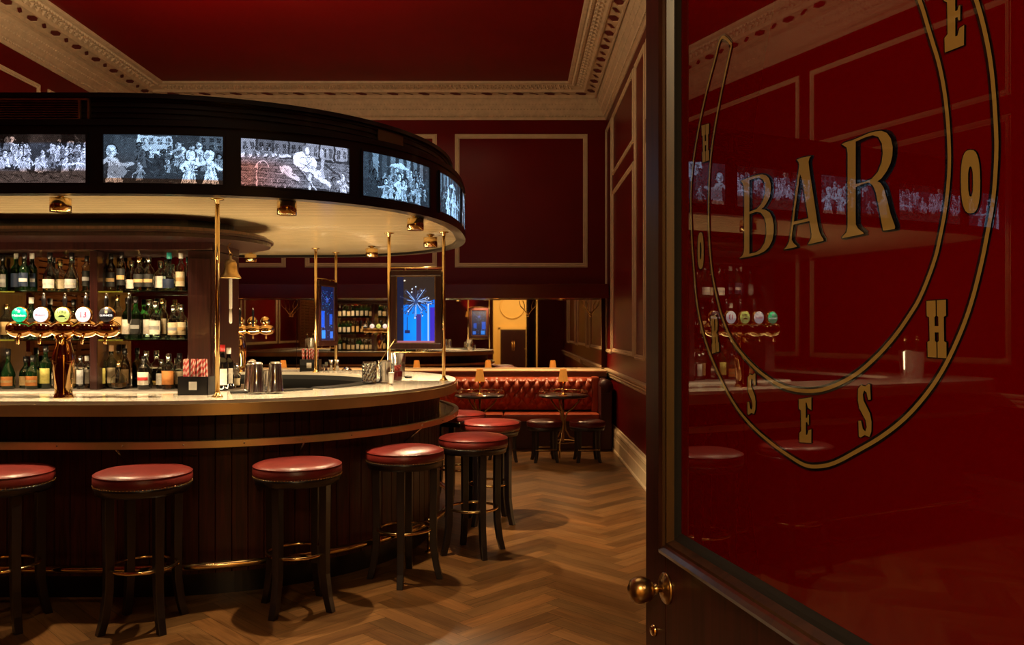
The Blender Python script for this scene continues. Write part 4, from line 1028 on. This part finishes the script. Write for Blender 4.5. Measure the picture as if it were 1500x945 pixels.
# ------------------------------------------------------------------ bar stools
def stool_parts(t, R, H, leg_r, foot_r, ring_r, ring_z, studs=True, lw=.021):
    prof = [(0, H), (R*.55, H-.002), (R*.85, H-.008), (R*.965, H-.018), (R*.985, H-.024), (R*.975, H-.029), (R*1.0, H-.036), (R*1.0, H-.060), (R*.985, H-.074), (0, H-.074)]
    MB().lathe(prof, (0, 0, 0), 48).build('seat', 'seat', t)
    m = MB(); m.tube([(R*.982*math.cos(a*PI/24), R*.982*math.sin(a*PI/24), H-.0245) for a in range(48)], .0035, n=6, closed=True); m.build('piping', 'seat', t)
    MB().lathe([(R*.80, H-.115), (R*.945, H-.115), (R*.955, H-.10), (R*.985, H-.088), (R*.985, H-.074), (R*.8, H-.074)], (0, 0, 0), 40).build('apron', 'stoolwood', t)
    if studs:
        m = MB()
        for k in range(84): a = 2*PI*k/84; m.ball((R*.990*math.cos(a), R*.990*math.sin(a), H-.0735), .0038, 6)
        m.build('nail_trim', 'brass', t, kind='stuff')
    for k in range(4):
        a = PI/4+k*PI/2; c, s_ = math.cos(a), math.sin(a)
        rs = [(leg_r, H-.08), (leg_r, H*.75), (leg_r*.985, H*.45), (leg_r*1.0, H*.25), (leg_r+(foot_r-leg_r)*.45, H*.10), (foot_r, 0)]
        vs = []; n = len(rs)
        for i, (r, z) in enumerate(rs):
            w = lw*(1.08-.22*(i/(n-1)))
            for (p, q) in ((-w, -w), (w, -w), (w, w), (-w, w)): vs.append(((r+p)*c-q*s_, (r+p)*s_+q*c, z))
        fs = [(i*4+j, i*4+(j+1) % 4, (i+1)*4+(j+1) % 4, (i+1)*4+j) for i in range(n-1) for j in range(4)]+[(3, 2, 1, 0), tuple((n-1)*4+j for j in range(4))]
        MB().add(vs, fs).build('leg', 'stoolwood', t, bevel=.003)
    if ring_r:
        MB().tube([(ring_r*math.cos(a*PI/24), ring_r*math.sin(a*PI/24), ring_z) for a in range(48)], .0095, n=10, closed=True).build('foot_ring', 'brass', t)
bs = thing('bar_stool', 'second red leather bar stool from the left edge of the picture, seen whole', 'bar stool', (-1.845, 4.05, 0), math.radians(2), 'tall red bar stools round the counter')
stool_parts(bs, .228, .775, .168, .205, .157, .295)
ST = [(-2.545, 4.06, 4, 'red leather bar stool cut off by the left edge of the picture'),
      (-1.15, 4.30, 24, 'red leather bar stool under the shaker tins, third from the left'),
      (-.655, 4.80, 45, 'red leather bar stool nearest the bend of the counter, one leg squarely in front'),
      (-.285, 5.37, -22, 'frontmost of the crowded bar stools at the right end of the bar'),
      (-.205, 6.24, 12, 'bar stool directly behind the frontmost one at the right end of the bar'),
      (-.49, 6.92, 30, 'furthest bar stool, tucked against the lower shelf at the bar end')]
for (x, yv, rz, lb) in ST: dup(bs, (x, yv, 0), math.radians(rz), lb)
ls = thing('low_stool', 'low dark red stool left of the curved brass table legs, right-hand table', 'low stool', (.31, 9.13, 0), math.radians(8), 'low stools at the banquette tables')
stool_parts(ls, .20, .465, .150, .175, 0, 0, False, .017)
for q in (-.12, .12): MB().cyl((-.12, q, .14), (.12, q, .14), .008, n=8).build('stretcher', 'oldbrass', ls)
dup(ls, (.785, 9.13, 0), math.radians(5), 'low dark red stool at the far right, beside the banquette end')
dup(ls, (-.155, 9.13, 0), math.radians(15), 'low stool half hidden behind the crowded bar stools')

# ------------------------------------------------------------------ banquette, ledge and tables
bq = thing('banquette', 'long buttoned tan-red leather banquette against the mirrored back wall', 'banquette')
X0, X1 = -4.9, 1.04; Yb = 10.42
nx, nz = 760, 44; pw, ph = .127, .165; z0, z1 = .455, .865
XX = np.linspace(X0, X1-.10, nx); ZZ = np.linspace(z0, z1, nz)
gx, gz = np.meshgrid(XX, ZZ); a = gx/pw; b = (gz-z1+.03)/ph
hh = np.sqrt(np.abs(np.sin(PI*(a+b)))*np.abs(np.sin(PI*(a-b))))**.9
edge = np.clip((z1-gz)/.05, 0, 1); low = np.clip((gz-z0)/.16, 0, 1)
roll = .045*np.sin(np.clip((gz-z0)/(z1-z0), 0, 1)*PI*.9+.1)
dep = .055*hh*np.clip(low, .25, 1)*(.35+.65*edge)+roll+.05*np.sqrt(edge)
V = np.stack([gx, Yb-dep, gz], -1).reshape(-1, 3); idx = np.arange(nx*nz).reshape(nz, nx)
F = np.stack([idx[:-1, :-1], idx[:-1, 1:], idx[1:, 1:], idx[1:, :-1]], -1).reshape(-1, 4)
mb = MB(); mb.add(V.tolist(), F.tolist(), True)
n0 = (nz-1)*nx
mb.add([tuple(V[n0]), tuple(V[n0+nx-1]), (X1-.10, Yb+.06, z1), (X0, Yb+.06, z1)], [(0, 1, 2, 3)])
mb.build('tufted_back', 'banq', bq)
m = MB()
b0 = int(math.floor(X0/pw))
for k in range(b0, int(X1/pw)+1):
    for j in range(-6, 1):
        for (da, db) in ((0, 0), (.5, .5)):
            x = (k+da)*pw; z = z1-.03+(j+db)*ph
            if z0+.08 < z < z1-.015 and X0+.1 < x < X1-.14:
                dp = .045*math.sin((z-z0)/(z1-z0)*PI*.9+.1)+.05*math.sqrt(min(1, (z1-z)/.05)); m.ball((x, Yb-dp-.004, z), .009, 6)
m.build('button', 'banq', bq, kind='stuff')
MB().cbox(X1-.10, X1, Yb-.12, Yb+.06, .40, z1+.01, .03).build('back_end_pad', 'banq', bq)
# seat: separate cushions look
m = MB(); xs = X0
for k in range(5):
    w = (X1-.02-X0)/5; m.cbox(xs+.003, xs+w-.003, 9.99, Yb-.0, .345, .435, .028); xs += w
m.build('seat_cushion', 'banq', bq)
MB().cbox(X0, X1-.02, 10.02, Yb+.05, 0, .35, .01).build('base', 'darkleather', bq)
m = MB(); pts = []
m.cbox(X1-.019, XR-.048, 9.95, Yb+.05, .0, .70, .015)
m.build('end_panel', 'darkleather', bq)
m = MB(); m.cyl((X1+.055, 9.93, .78), (X1+.055, Yb+.05, .78), .075, n=24); m.cbox(X1-.019, XR-.05, 9.945, Yb+.05, .69, .80, .01); m.build('arm_roll', 'darkleather', bq)
# ledge above the banquette
lg = thing('wall_ledge', 'cream-edged wooden ledge between the banquette back and the wall mirrors', 'ledge')
MB().cbox(XL+.06, XR-.06, Yb+.064, 10.93, .866, .925, .004).build('ledge_body', wood('ledge_wood', (.10, .04, .025), (.17, .07, .04), stretch=(1.2, 18, 18)), lg)
MB().cbox(XL+.06, XR-.055, Yb+.064, 10.93, .925, .945, .006).build('ledge_top', 'cream', lg)
MB().box(XL+.06, XR-.06, Yb+.10, 10.9, 0, .862).build('ledge_backing', 'darkleather', lg)
# wall mirrors
names = ['wall mirror at the far left of the back wall, behind the cabinet', 'wall mirror reflecting the rear shelves of bottles', 'wall mirror behind the large framed screen', 'rightmost wall mirror, reflecting the yellow lobby doorway']
xs = [-4.95, -2.93, -1.62, -.95, 1.13]
for k in range(4):
    t = thing('wall_mirror', names[k], 'mirror', (0, 0, 0), 0, 'mirrors above the banquette ledge')
    MB().box(xs[k]+.003, xs[k+1]-.003, 10.90, 10.915, .947, 1.875).build('mirror_glass', 'wallmirror', t)
    MB().box(xs[k]+.001, xs[k+1]-.001, 10.915, 11.069, .947, 1.875).build('backing', 'darkleather', t)
# dark valance over the mirrors with recessed lights
va = MB(); va.cbox(XL+.02, XR-.02, 10.58, YB-.001, 1.876, 2.06, .008); va = trim(va, 'redglaze')
for (x, lb) in ((-3.6, 'recessed light in the valance above the far left banquette'), (-2.6, 'recessed light in the valance behind the bell'), (-1.55, 'recessed light in the valance behind the framed screens'), (-.27, 'recessed light in the valance above the left-hand lamp table'), (.60, 'recessed light in the valance above the right-hand lamp table')):
    t = thing('recessed_light', lb, 'recessed light', (x, 10.66, 1.868), 0, 'recessed lights in the valance')
    MB().lathe([(.045, 0), (.052, .004), (.052, .008), (.03, .008)], (0, 0, 0), 20).build('bezel', 'brass', t)
    MB().lathe([(0, .004), (.036, .004)], (0, 0, 0), 20).build('lens', 'lens', t)
    spot((x, 10.52, 1.862), (x, 10.36, 0), 62, 2.3, .8, (1, .62, .28), .03)
# branch-shaped brass brackets at the mirror tops
for (x, lb) in ((-3.0, 'branching brass bracket at the mirror top, behind the beer tower'), (.15, 'branching brass bracket at the mirror top, above the lobby doorway reflection'), (.98, 'branching brass bracket at the mirror top, nearest the right wall')):
    t = thing('wall_bracket', lb, 'wall bracket', (x, 10.86, 1.66), 0, 'branching brass brackets on the mirrors')
    m = MB(); m.tube([(0, .03, -.02), (0, -.02, 0), (.0, -.03, .05)], .006, n=6)
    for s_ in (-1, 1):
        m.tube([(0, -.02, 0), (s_*.05, -.04, .07), (s_*.10, -.05, .12), (s_*.12, -.05, .19)], [.006, .005, .004, .003], n=6)
        m.tube([(s_*.05, -.04, .07), (s_*.045, -.05, .13), (s_*.07, -.05, .19)], .0035, n=6)
    m.build('branches', 'oldbrass', t); MB().ball((0, -.03, -.01), .014, 8).build('boss', 'oldbrass', t)

def table(x, yv, label, lamplabel):
    t = thing('pedestal_table', label, 'table', (x, yv, 0), 0, 'round lamp tables along the banquette')
    MB().lathe([(0, .681), (.27, .681), (.285, .687), (.29, .696), (.285, .709), (0, .709)], (0, 0, 0), 44).build('tabletop', 'mahog', t)
    m = MB(); m.tube([(.278*math.cos(a*PI/20), .278*math.sin(a*PI/20), .753) for a in range(40)], .0038, n=6, closed=True)
    for k in range(10): a = 2*PI*k/10; m.cyl((.278*math.cos(a), .278*math.sin(a), .708), (.278*math.cos(a), .278*math.sin(a), .753), .0035, n=6)
    m.build('gallery_rail', 'brass', t)
    MB().cyl((0, 0, .16), (0, 0, .681), .012, n=12).build('centre_stem', 'oldbrass', t)
    for k in range(3):
        a = 2*PI*k/3+.25; pr = [(.20, .681), (.19, .63), (.12, .56), (.045, .50), (.02, .42), (.03, .30), (.08, .22), (.16, .18), (.19, .14), (.185, .07), (.20, .0)]
        MB().tube([(r*math.cos(a), r*math.sin(a), z) for r, z in pr], .0095, n=10).build('curved_leg', 'oldbrass', t)
    m = MB(); m.tube([(.15*math.cos(q*PI/16), .15*math.sin(q*PI/16), .165) for q in range(32)], .006, n=6, closed=True); m.build('stretcher_ring', 'oldbrass', t)
    l = thing('table_lamp', lamplabel, 'table lamp', (x, yv, .7095), 0, 'small shaded table lamps')
    MB().lathe([(.045, 0), (.045, .006), (.02, .016), (.008, .03), (.007, .12), (.012, .13), (.007, .14), (.006, .20)], (0, 0, 0), 18).build('stand', 'brass', l)
    m = MB(); n = 48; vs = []
    for (r, z) in ((.060, .155), (.050, .20), (.036, .30)):
        for k in range(n): a = 2*PI*k/n; rr = r*(1+(.03 if k % 2 else -.02)); vs.append((rr*math.cos(a), rr*math.sin(a), z))
    m.add(vs, [(j*n+k, j*n+(k+1) % n, (j+1)*n+(k+1) % n, (j+1)*n+k) for j in range(2) for k in range(n)]); m.build('lamp_shade', 'shade', l)
    point((x, yv, .96), .55, (1, .5, .18), .02)
table(.54, 9.52, 'right-hand round lamp table with brass gallery and curved legs', 'small orange-shaded lamp on the right-hand table')
table(-.43, 9.52, 'left-hand round lamp table, partly behind the bar stools', 'small shaded lamp on the left-hand table, behind the bar stools')
table(-1.5, 9.52, 'round lamp table hidden behind the bar, seen through its mirrored lamp', 'small shaded lamp mirrored below the large framed screen')
table(-3.5, 9.52, 'round lamp table at the far left of the banquette, behind the bar', 'small shaded lamp mirrored right of the steel shaker tins')

# ------------------------------------------------------------------ glazed entrance door standing open
D0 = Vector((.236, 1.50, 0)); DV = Vector((.2173, -.9761, 0)).normalized(); DN = Vector((-DV.y*-1, 0, 0))
DN = Vector((DV.y, -DV.x, 0))                      # towards the camera side (left / near)
if DN.x > 0: DN = -DN
DW = 1.05; TH = .045
def dp(t, z, o=0): return D0+DV*t+DN*o+Vector((0, 0, z))
door = MB()
def dbox(mb, t0, t1, z0, z1, o0, o1, c=0):
    R = Matrix((( DV.x, -DN.x, 0, D0.x), (DV.y, -DN.y, 0, D0.y), (0, 0, 1, 0), (0, 0, 0, 1)))
    if c: mb.cbox(t0, t1, -o1, -o0, z0, z1, c, R)
    else: mb.box(t0, t1, -o1, -o0, z0, z1, R)
ZG = 1.095; TG0, TG1, ZT = .112, .918, 2.42
dbox(door, 0, TG0-.02, .01, 2.55, -TH, 0, .002); dbox(door, TG1+.02, DW, .01, 2.55, -TH, 0, .002)
dbox(door, TG0-.02, TG1+.02, ZT+.02, 2.55, -TH, 0, .002); dbox(door, TG0-.02, TG1+.02, .90, ZG-.02, -TH, -.0005, .002); dbox(door, TG0-.02, TG1+.02, .01, .22, -TH, -.0005, .002)
D = door.build('door_1', 'doorwood'); struct(D); D['label'] = 'open dark wood door with red glass lettered BAR in the right foreground'
m = MB(); dbox(m, TG0-.02, TG1+.02, .22, .90, -TH+.01, -.012); m.build('lower_panel', 'doorwood', D)
def dframe(mb, t0, t1, z0, z1, prof):
    n = len(prof); vs = []
    for (t, z, st, sz) in ((t0, z0, 1, 1), (t1, z0, -1, 1), (t1, z1, -1, -1), (t0, z1, 1, -1)):
        for (a, h) in prof: vs.append(dp(t+st*a, z+sz*a, h))
    mb.add(vs, [(c*n+k, ((c+1) % 4)*n+k, ((c+1) % 4)*n+k+1, c*n+k+1) for c in range(4) for k in range(n-1)])
m = MB(); dframe(m, TG0-.03, TG1+.03, ZG-.03, ZT+.03, [(0, 0), (.003, .010), (.010, .013), (.016, .008), (.019, .004), (.024, .004), (.030, -.008)]); m.build('glazing_bead', 'bead', D)
m = MB(); dframe(m, TG0-.02, TG1+.02, .22, .90, [(0, 0), (.006, .006), (.014, .004), (.022, -.004), (.03, -.012)]); m.build('panel_bead', 'doorwood', D)
m = MB(); dframe(m, TG0-.004, TG1+.004, ZG-.004, ZT+.004, [(0, -.006), (.010, -.010), (.018, -.0145)]); m.build('glass_gasket', 'blackmat', D)
glass = MB(); dbox(glass, TG0-.01, TG1+.01, ZG-.01, ZT+.01, -.022, -.015); glass = glass.build('glass_pane', 'glassred', D)
# lettering traced from sign: pixel -> door plane
def px2d(x, y, off):
    u = (x-VX)/FPX
    # plane offset by 'off' along DN
    ox, oy = D0.x+DN.x*off, D0.y+DN.y*off
    t = (u*oy-ox)/(DV.x-u*DV.y); Y = oy+DV.y*t
    return Vector((u*Y, Y, EYE+(VY-y)*Y/FPX))
OFFG, OFFB = -.0136, -.0144
def poly_mesh(mb, loops, off):
    L = [[Vector((p[0], -p[1], 0)) for p in lp] for lp in loops]
    tris = tessellate_polygon(L); flat = [p for lp in loops for p in lp]
    mb.add([px2d(p[0], p[1], off) for p in flat], [tuple(t) for t in tris])
def letter(name, loops, sh=3.0, ol_=.9):
    mb = MB()
    for (dx, dy) in [(-ol_, 0), (0, -ol_), (0, ol_*1.1), (-ol_*.7, ol_*.8), (ol_, -ol_)]+[(sh*k/4, sh*.22*k/4) for k in range(1, 5)]+[(sh, -.3*sh), (sh*.5, ol_*1.2)]:
        poly_mesh(mb, [[(p[0]+dx, p[1]+dy) for p in lp] for lp in loops], OFFB)
    mb2 = MB(); poly_mesh(mb2, loops, OFFG)
    g = mb2.build('letter', 'gold', glass); mb.build('letter_shadow', 'blackink', D)
def Z5(P): return [(1020+x*.2327, 180+y*.2327) for x, y in P]
def smooth(P, closed=True, it=2):
    for _ in range(it):
        Q = []; n = len(P)
        for i in range(n):
            a, b = P[i], P[(i+1) % n]; Q += [(a[0]*.75+b[0]*.25, a[1]*.75+b[1]*.25), (a[0]*.25+b[0]*.75, a[1]*.25+b[1]*.75)]
        P = Q
    return P
# B
letter('B', [Z5([(278, 366), (310, 352), (350, 338), (385, 327), (415, 324), (440, 332), (458, 350), (468, 385), (470, 425), (462, 465), (445, 500), (425, 530), (408, 543), (432, 546), (460, 562), (478, 595), (487, 640), (487, 690), (478, 740), (458, 780), (430, 808), (395, 826), (350, 838), (310, 846), (272, 852), (290, 835), (299, 815), (302, 780), (302, 440), (297, 395), (290, 378)]),
             Z5([(334, 362), (365, 350), (395, 345), (418, 355), (432, 385), (434, 425), (426, 470), (408, 512), (380, 542), (334, 560)]),
             Z5([(334, 575), (375, 560), (405, 565), (428, 595), (440, 640), (441, 700), (430, 755), (405, 795), (375, 815), (334, 825)])], 4.6, 1.6)
# A
letter('A', [Z5([(632, 232), (660, 220), (700, 212), (722, 208), (712, 222), (706, 245), (712, 300), (728, 400), (746, 520), (764, 640), (776, 690), (788, 715), (800, 732), (800, 742), (760, 752), (725, 760), (702, 764), (712, 748), (724, 725), (726, 700), (720, 660), (712, 618), (612, 640), (604, 690), (600, 735), (612, 758), (632, 775), (632, 780), (600, 788), (552, 797), (570, 775), (584, 745), (592, 700), (604, 600), (625, 430), (645, 290), (648, 262), (642, 245)]),
             Z5([(652, 320), (640, 420), (620, 560), (614, 622), (706, 600), (684, 470), (664, 350)])], 5.2, 1.6)
# R
letter('R', [Z5([(915, 135), (940, 122), (985, 108), (1040, 85), (1085, 65), (1125, 54), (1165, 50), (1200, 64), (1224, 98), (1236, 150), (1234, 205), (1222, 255), (1198, 305), (1165, 350), (1140, 368), (1160, 378), (1180, 410), (1200, 480), (1222, 570), (1240, 620), (1252, 655), (1248, 668), (1200, 676), (1176, 678), (1168, 640), (1150, 540), (1130, 440), (1112, 395), (1085, 375), (1045, 385), (1003, 405), (1003, 600), (1004, 640), (1018, 665), (1050, 690), (1054, 698), (1000, 710), (918, 726), (920, 716), (945, 690), (952, 655), (952, 190), (946, 155)]),
             Z5([(1003, 118), (1060, 92), (1110, 78), (1145, 88), (1168, 130), (1174, 190), (1166, 250), (1142, 310), (1105, 352), (1060, 372), (1003, 385)])], 7.5, 2.0)
H_ = [(0, 0), (.47, 0), (.47, .27), (.40, .29), (.40, .45), (.60, .45), (.60, .29), (.53, .27), (.53, 0), (1, 0), (1, .27), (.88, .29), (.88, .71), (1, .73), (1, 1), (.53, 1), (.53, .73), (.60, .71), (.60, .56), (.40, .56), (.40, .71), (.47, .73), (.47, 1), (0, 1), (0, .73), (.12, .71), (.12, .29), (0, .27)]
E_ = [(0, 0), (1, 0), (1, .28), (.72, .22), (.62, .10), (.55, .10), (.55, .44), (.66, .44), (.72, .38), (.80, .38), (.80, .60), (.72, .60), (.66, .54), (.55, .54), (.55, .82), (.66, .82), (.76, .72), (1, .70), (1, 1), (0, 1), (0, .78), (.16, .74), (.16, .26), (0, .22)]
R_ = [(0, 0), (.65, 0), (.92, .08), (.98, .22), (.90, .40), (.70, .48), (.86, .55), (.90, .74), (1, .76), (1, 1), (.62, 1), (.56, .60), (.46, .55), (.46, .74), (.54, .76), (.54, 1), (0, 1), (0, .76), (.10, .73), (.10, .27), (0, .24)]
S_ = [(.05, .06), (.30, 0), (.62, .04), (.88, 0), (1, .02), (1, .30), (.80, .30), (.70, .16), (.52, .11), (.40, .18), (.44, .30), (.90, .56), (1, .72), (.96, .90), (.80, 1), (.45, .96), (.14, 1), (0, .98), (0, .68), (.20, .68), (.32, .84), (.50, .89), (.62, .81), (.56, .68), (.10, .44), (0, .28)]
O_ = [(.5+.5*math.copysign(abs(math.cos(a))**.7, math.cos(a)), .5+.5*math.copysign(abs(math.sin(a))**.8, math.sin(a))) for a in [k*PI/14 for k in range(28)]]
Oh = [(.5+.13*math.cos(k*PI/8), .5+.24*math.copysign(abs(math.sin(k*PI/8))**.6, math.sin(k*PI/8))) for k in range(16)]
Rh = [(.46, .10), (.60, .12), (.62, .25), (.58, .40), (.46, .44)]
def quad(P, TL, TR, BR, BL):
    return [(TL[0]*(1-u)*(1-v)+TR[0]*u*(1-v)+BR[0]*u*v+BL[0]*(1-u)*v, TL[1]*(1-u)*(1-v)+TR[1]*u*(1-v)+BR[1]*u*v+BL[1]*(1-u)*v) for u, v in P]
for (LP, q, sh) in (([H_], ((1027.5, 184), (1038.5, 181), (1038.5, 235), (1029, 238)), 1.6), ([O_, Oh], ((1022, 341), (1030.5, 340), (1031, 393), (1022, 395)), 1.2),
                    ([R_, Rh], ((1041, 463), (1051, 461), (1053.5, 515), (1043, 518)), 1.8), ([S_], ((1095, 549), (1106.5, 546.5), (1107, 606), (1095, 608)), 2.0),
                    ([E_], ((1170, 585), (1188.5, 582), (1188.5, 649), (1171, 648)), 2.2), ([S_], ((1256, 565), (1274.5, 562), (1277.5, 640), (1258, 641)), 2.5),
                    ([H_], ((1357, 441), (1385.5, 439), (1386.5, 525), (1359, 523)), 3.2), ([O_, Oh], ((1407, 220), (1435.5, 219), (1436, 312), (1408, 313)), 2.6),
                    ([E_], ((1382, -20), (1413, -32), (1412, 66), (1384, 77)), 3.2)):
    letter('x', [quad(P, *q) for P in LP], sh, .8+sh*.2)
outer = [(1071.5, 66), (1066, 58), (1058, 53), (1053, 62), (1048.6, 82), (1037, 124), (1026, 173), (1016, 230), (1012.4, 269), (1011.6, 307), (1014, 364), (1017, 400), (1019, 430), (1024, 464), (1034, 504), (1054, 553), (1077, 596), (1103, 627), (1134, 653), (1160, 671), (1180, 683), (1200, 684), (1223, 679), (1257, 660), (1289, 642), (1323, 616), (1351, 586), (1377, 550), (1400, 505), (1421, 452), (1437, 390), (1446, 344), (1456, 289), (1460, 222), (1459, 185), (1454, 111), (1446, 59), (1431, 0), (1408, -60), (1380, -110)]
inner = [(1071.5, 66), (1062, 108.6), (1052, 158), (1043, 211), (1039, 253), (1038, 288), (1038, 337), (1041, 383), (1044, 405), (1048.6, 430), (1057, 464), (1071, 498.6), (1091, 524), (1114, 547), (1143, 566), (1171, 573), (1200, 573), (1228.6, 563), (1257, 547), (1286, 521), (1311, 493), (1331, 464), (1348.6, 436), (1370, 380), (1377, 348), (1385, 307), (1391, 252), (1390, 196), (1385, 141), (1376, 93), (1364, 56), (1348, 0), (1322, -60), (1295, -105)]
def ribbon(mb, P, off, w):
    P = [P[0]]+smooth_open(P)+[P[-1]]
    Q = [px2d(x, y, off) for x, y in P]; vs = []; n = len(Q)
    for i in range(n):
        t = (Q[min(i+1, n-1)]-Q[max(i-1, 0)]).normalized(); s = t.cross(DN).normalized(); vs += [Q[i]-s*w/2, Q[i]+s*w/2]
    mb.add(vs, [(2*i, 2*i+1, 2*i+3, 2*i+2) for i in range(n-1)])
def smooth_open(P, it=2):
    for _ in range(it):
        Q = [P[0]]
        for i in range(len(P)-1):
            a, b = P[i], P[i+1]; Q += [(a[0]*.75+b[0]*.25, a[1]*.75+b[1]*.25), (a[0]*.25+b[0]*.75, a[1]*.25+b[1]*.75)]
        Q.append(P[-1]); P = Q
    return P
mb = MB(); ribbon(mb, outer, OFFB, .0105); ribbon(mb, inner, OFFB, .0105); mb.build('horseshoe_shadow', 'blackink', D)
mb = MB(); ribbon(mb, outer, OFFG, .0046); ribbon(mb, inner, OFFG, .0046); mb.build('horseshoe_outline', 'gold', glass)
# knob
kt, kz = .095, 1.008
K = dp(kt, kz)
Rk = Matrix.Translation(K) @ Vector((0, 0, 1)).rotation_difference(DN).to_matrix().to_4x4()
def dl_(prof, n=32, sy=1): m = MB().lathe(prof, (0, 0, 0), n); m.v = [tuple(Rk @ Vector(v)) for v in m.v]; return m
kb = dl_([(.006, .0), (.006, .016), (.009, .018), (.009, .020), (.006, .022), (.007, .024), (.013, .026), (.019, .032), (.0225, .042), (.0225, .052), (.018, .062), (.010, .067), (0, .068)]).build('door_knob', 'oldbrass', D)
dl_([(.027, -.001), (.027, .002), (.024, .005), (.017, .006), (.014, .009), (.008, .010), (.0, .010)]).build('rosette', 'oldbrass', kb)
K2 = dp(.045, .918); R2 = Matrix.Translation(K2) @ Vector((0, 0, 1)).rotation_difference(DN).to_matrix().to_4x4()
m = MB().lathe([(.010, -.001), (.011, .003), (.008, .007), (0, .008)], (0, 0, 0), 24); m.v = [tuple(R2 @ Vector(v)) for v in m.v]; m.build('keyhole_cover', 'brass', D)
for z in (.3, 1.3, 2.2):
    m = MB(); m.cyl(dp(DW+.008, z, -.01), dp(DW+.008, z+.1, -.01), .008, n=10); m.build('hinge', 'oldbrass', D)

# ------------------------------------------------------------------ wall lamps beside the entrance (mirrored in the brass and the bottle cabinet)
for (x, lb) in ((-1.25, 'shaded wall lamp on the entrance wall, nearest the doorway'), (-2.75, 'shaded wall lamp on the entrance wall, second from the doorway'), (-4.2, 'shaded wall lamp on the entrance wall, furthest from the doorway')):
    t = thing('wall_lamp', lb, 'wall lamp', (x, YF, 1.80), 0, 'shaded wall lamps on the entrance wall')
    MB().cbox(-.03, .03, 0, .015, -.10, .06, .004).tube([(0, .01, -.04), (0, .07, -.07), (0, .12, -.03), (0, .12, .03)], .006, n=8).build('bracket', 'brass', t)
    MB().lathe([(.085, .02), (.055, .16), (.053, .16), (.083, .02)], (0, .12, 0), 28).build('lamp_shade', 'shade', t)
    point((x, YF+.12, 1.88), 16, (1, .68, .36), .03)

# ------------------------------------------------------------------ general light
# added unseen area light above the canopy roof, brightening the ceiling
area((-2.5, 5.9, 2.80), (-2.5, 5.9, 5), 115, 2.0, 1.6, (1, .70, .40))
# added uplights with black housings in the bar well, brightening the canopy underside
for (x, y_, sx, sy) in ((-2.3, 4.98, 1.5, .10), (-1.42, 5.9, .10, 1.3), (-2.4, 6.62, 1.5, .10), (-3.6, 5.0, .8, .10)):
    MB().cbox(x-sx/2-.01, x+sx/2+.01, y_-sy/2-.01, y_+sy/2+.01, .86, .895, .004).build('added_uplight', 'black', bar)
    area((x, y_, .90), (x, y_, 3), 21, sx, sy, (1, .72, .38)).rotation_euler = (PI, 0, 0)
# lobby ceiling lamp behind the camera
area((-.1, -1.6, 3.1), (-.1, -1.6, 0), 100, .8, .8, (1, .74, .38))
# added fill lamps high in the room, out of view and without fittings
area((-.4, 3.2, 4.2), (-.4, 3.2, 0), 15, 1.6, 1.6, (1, .72, .42))
area((-1.5, 9.2, 4.2), (-1.5, 9.0, 0), 15, 2.5, 1.0, (1, .70, .40))
spot((-4.55, 1.82, 3.4), (XL, 1.82, 1.9), 45, 1.5, .7, (1, .66, .32), .06)  # added lamp that lights the shutter slats
for (x, y_) in ((-3.3, 1.9), (-1.5, 1.7)):
    spot((x, y_, 4.5), (x-.4, 4.4, .9), 55, .75, .7, (1, .74, .44), .10)  # added spots for highlights on the brass counter edge and stools

w = bpy.data.worlds.new('w'); S.world = w; w.use_nodes = True
w.node_tree.nodes['Background'].inputs[0].default_value = (.10, .05, .035, 1); w.node_tree.nodes['Background'].inputs[1].default_value = .15

# ------------------------------------------------------------------ camera
cd = bpy.data.cameras.new('camera'); cam = bpy.data.objects.new('camera', cd); COL.objects.link(cam)
cam.location = (0, 0, EYE); cam.rotation_euler = (PI/2, 0, 0); cd.sensor_width = 36; cd.lens = FPX/1500*36
cd.shift_x = -(VX-750)/1500; cd.shift_y = (VY-472.5)/1500; cd.clip_start = .05
S.camera = cam
S.view_settings.view_transform = 'Standard'; S.view_settings.look = 'None'; S.view_settings.gamma = 1; S.view_settings.exposure = 0
S.view_settings.use_curve_mapping = False
S.cycles.max_bounces = 10; S.cycles.glossy_bounces = 6; S.cycles.transmission_bounces = 10; S.cycles.diffuse_bounces = 3
S.cycles.caustics_reflective = False; S.cycles.caustics_refractive = False; S.cycles.sample_clamp_indirect = 4
print('bottles', nbot)
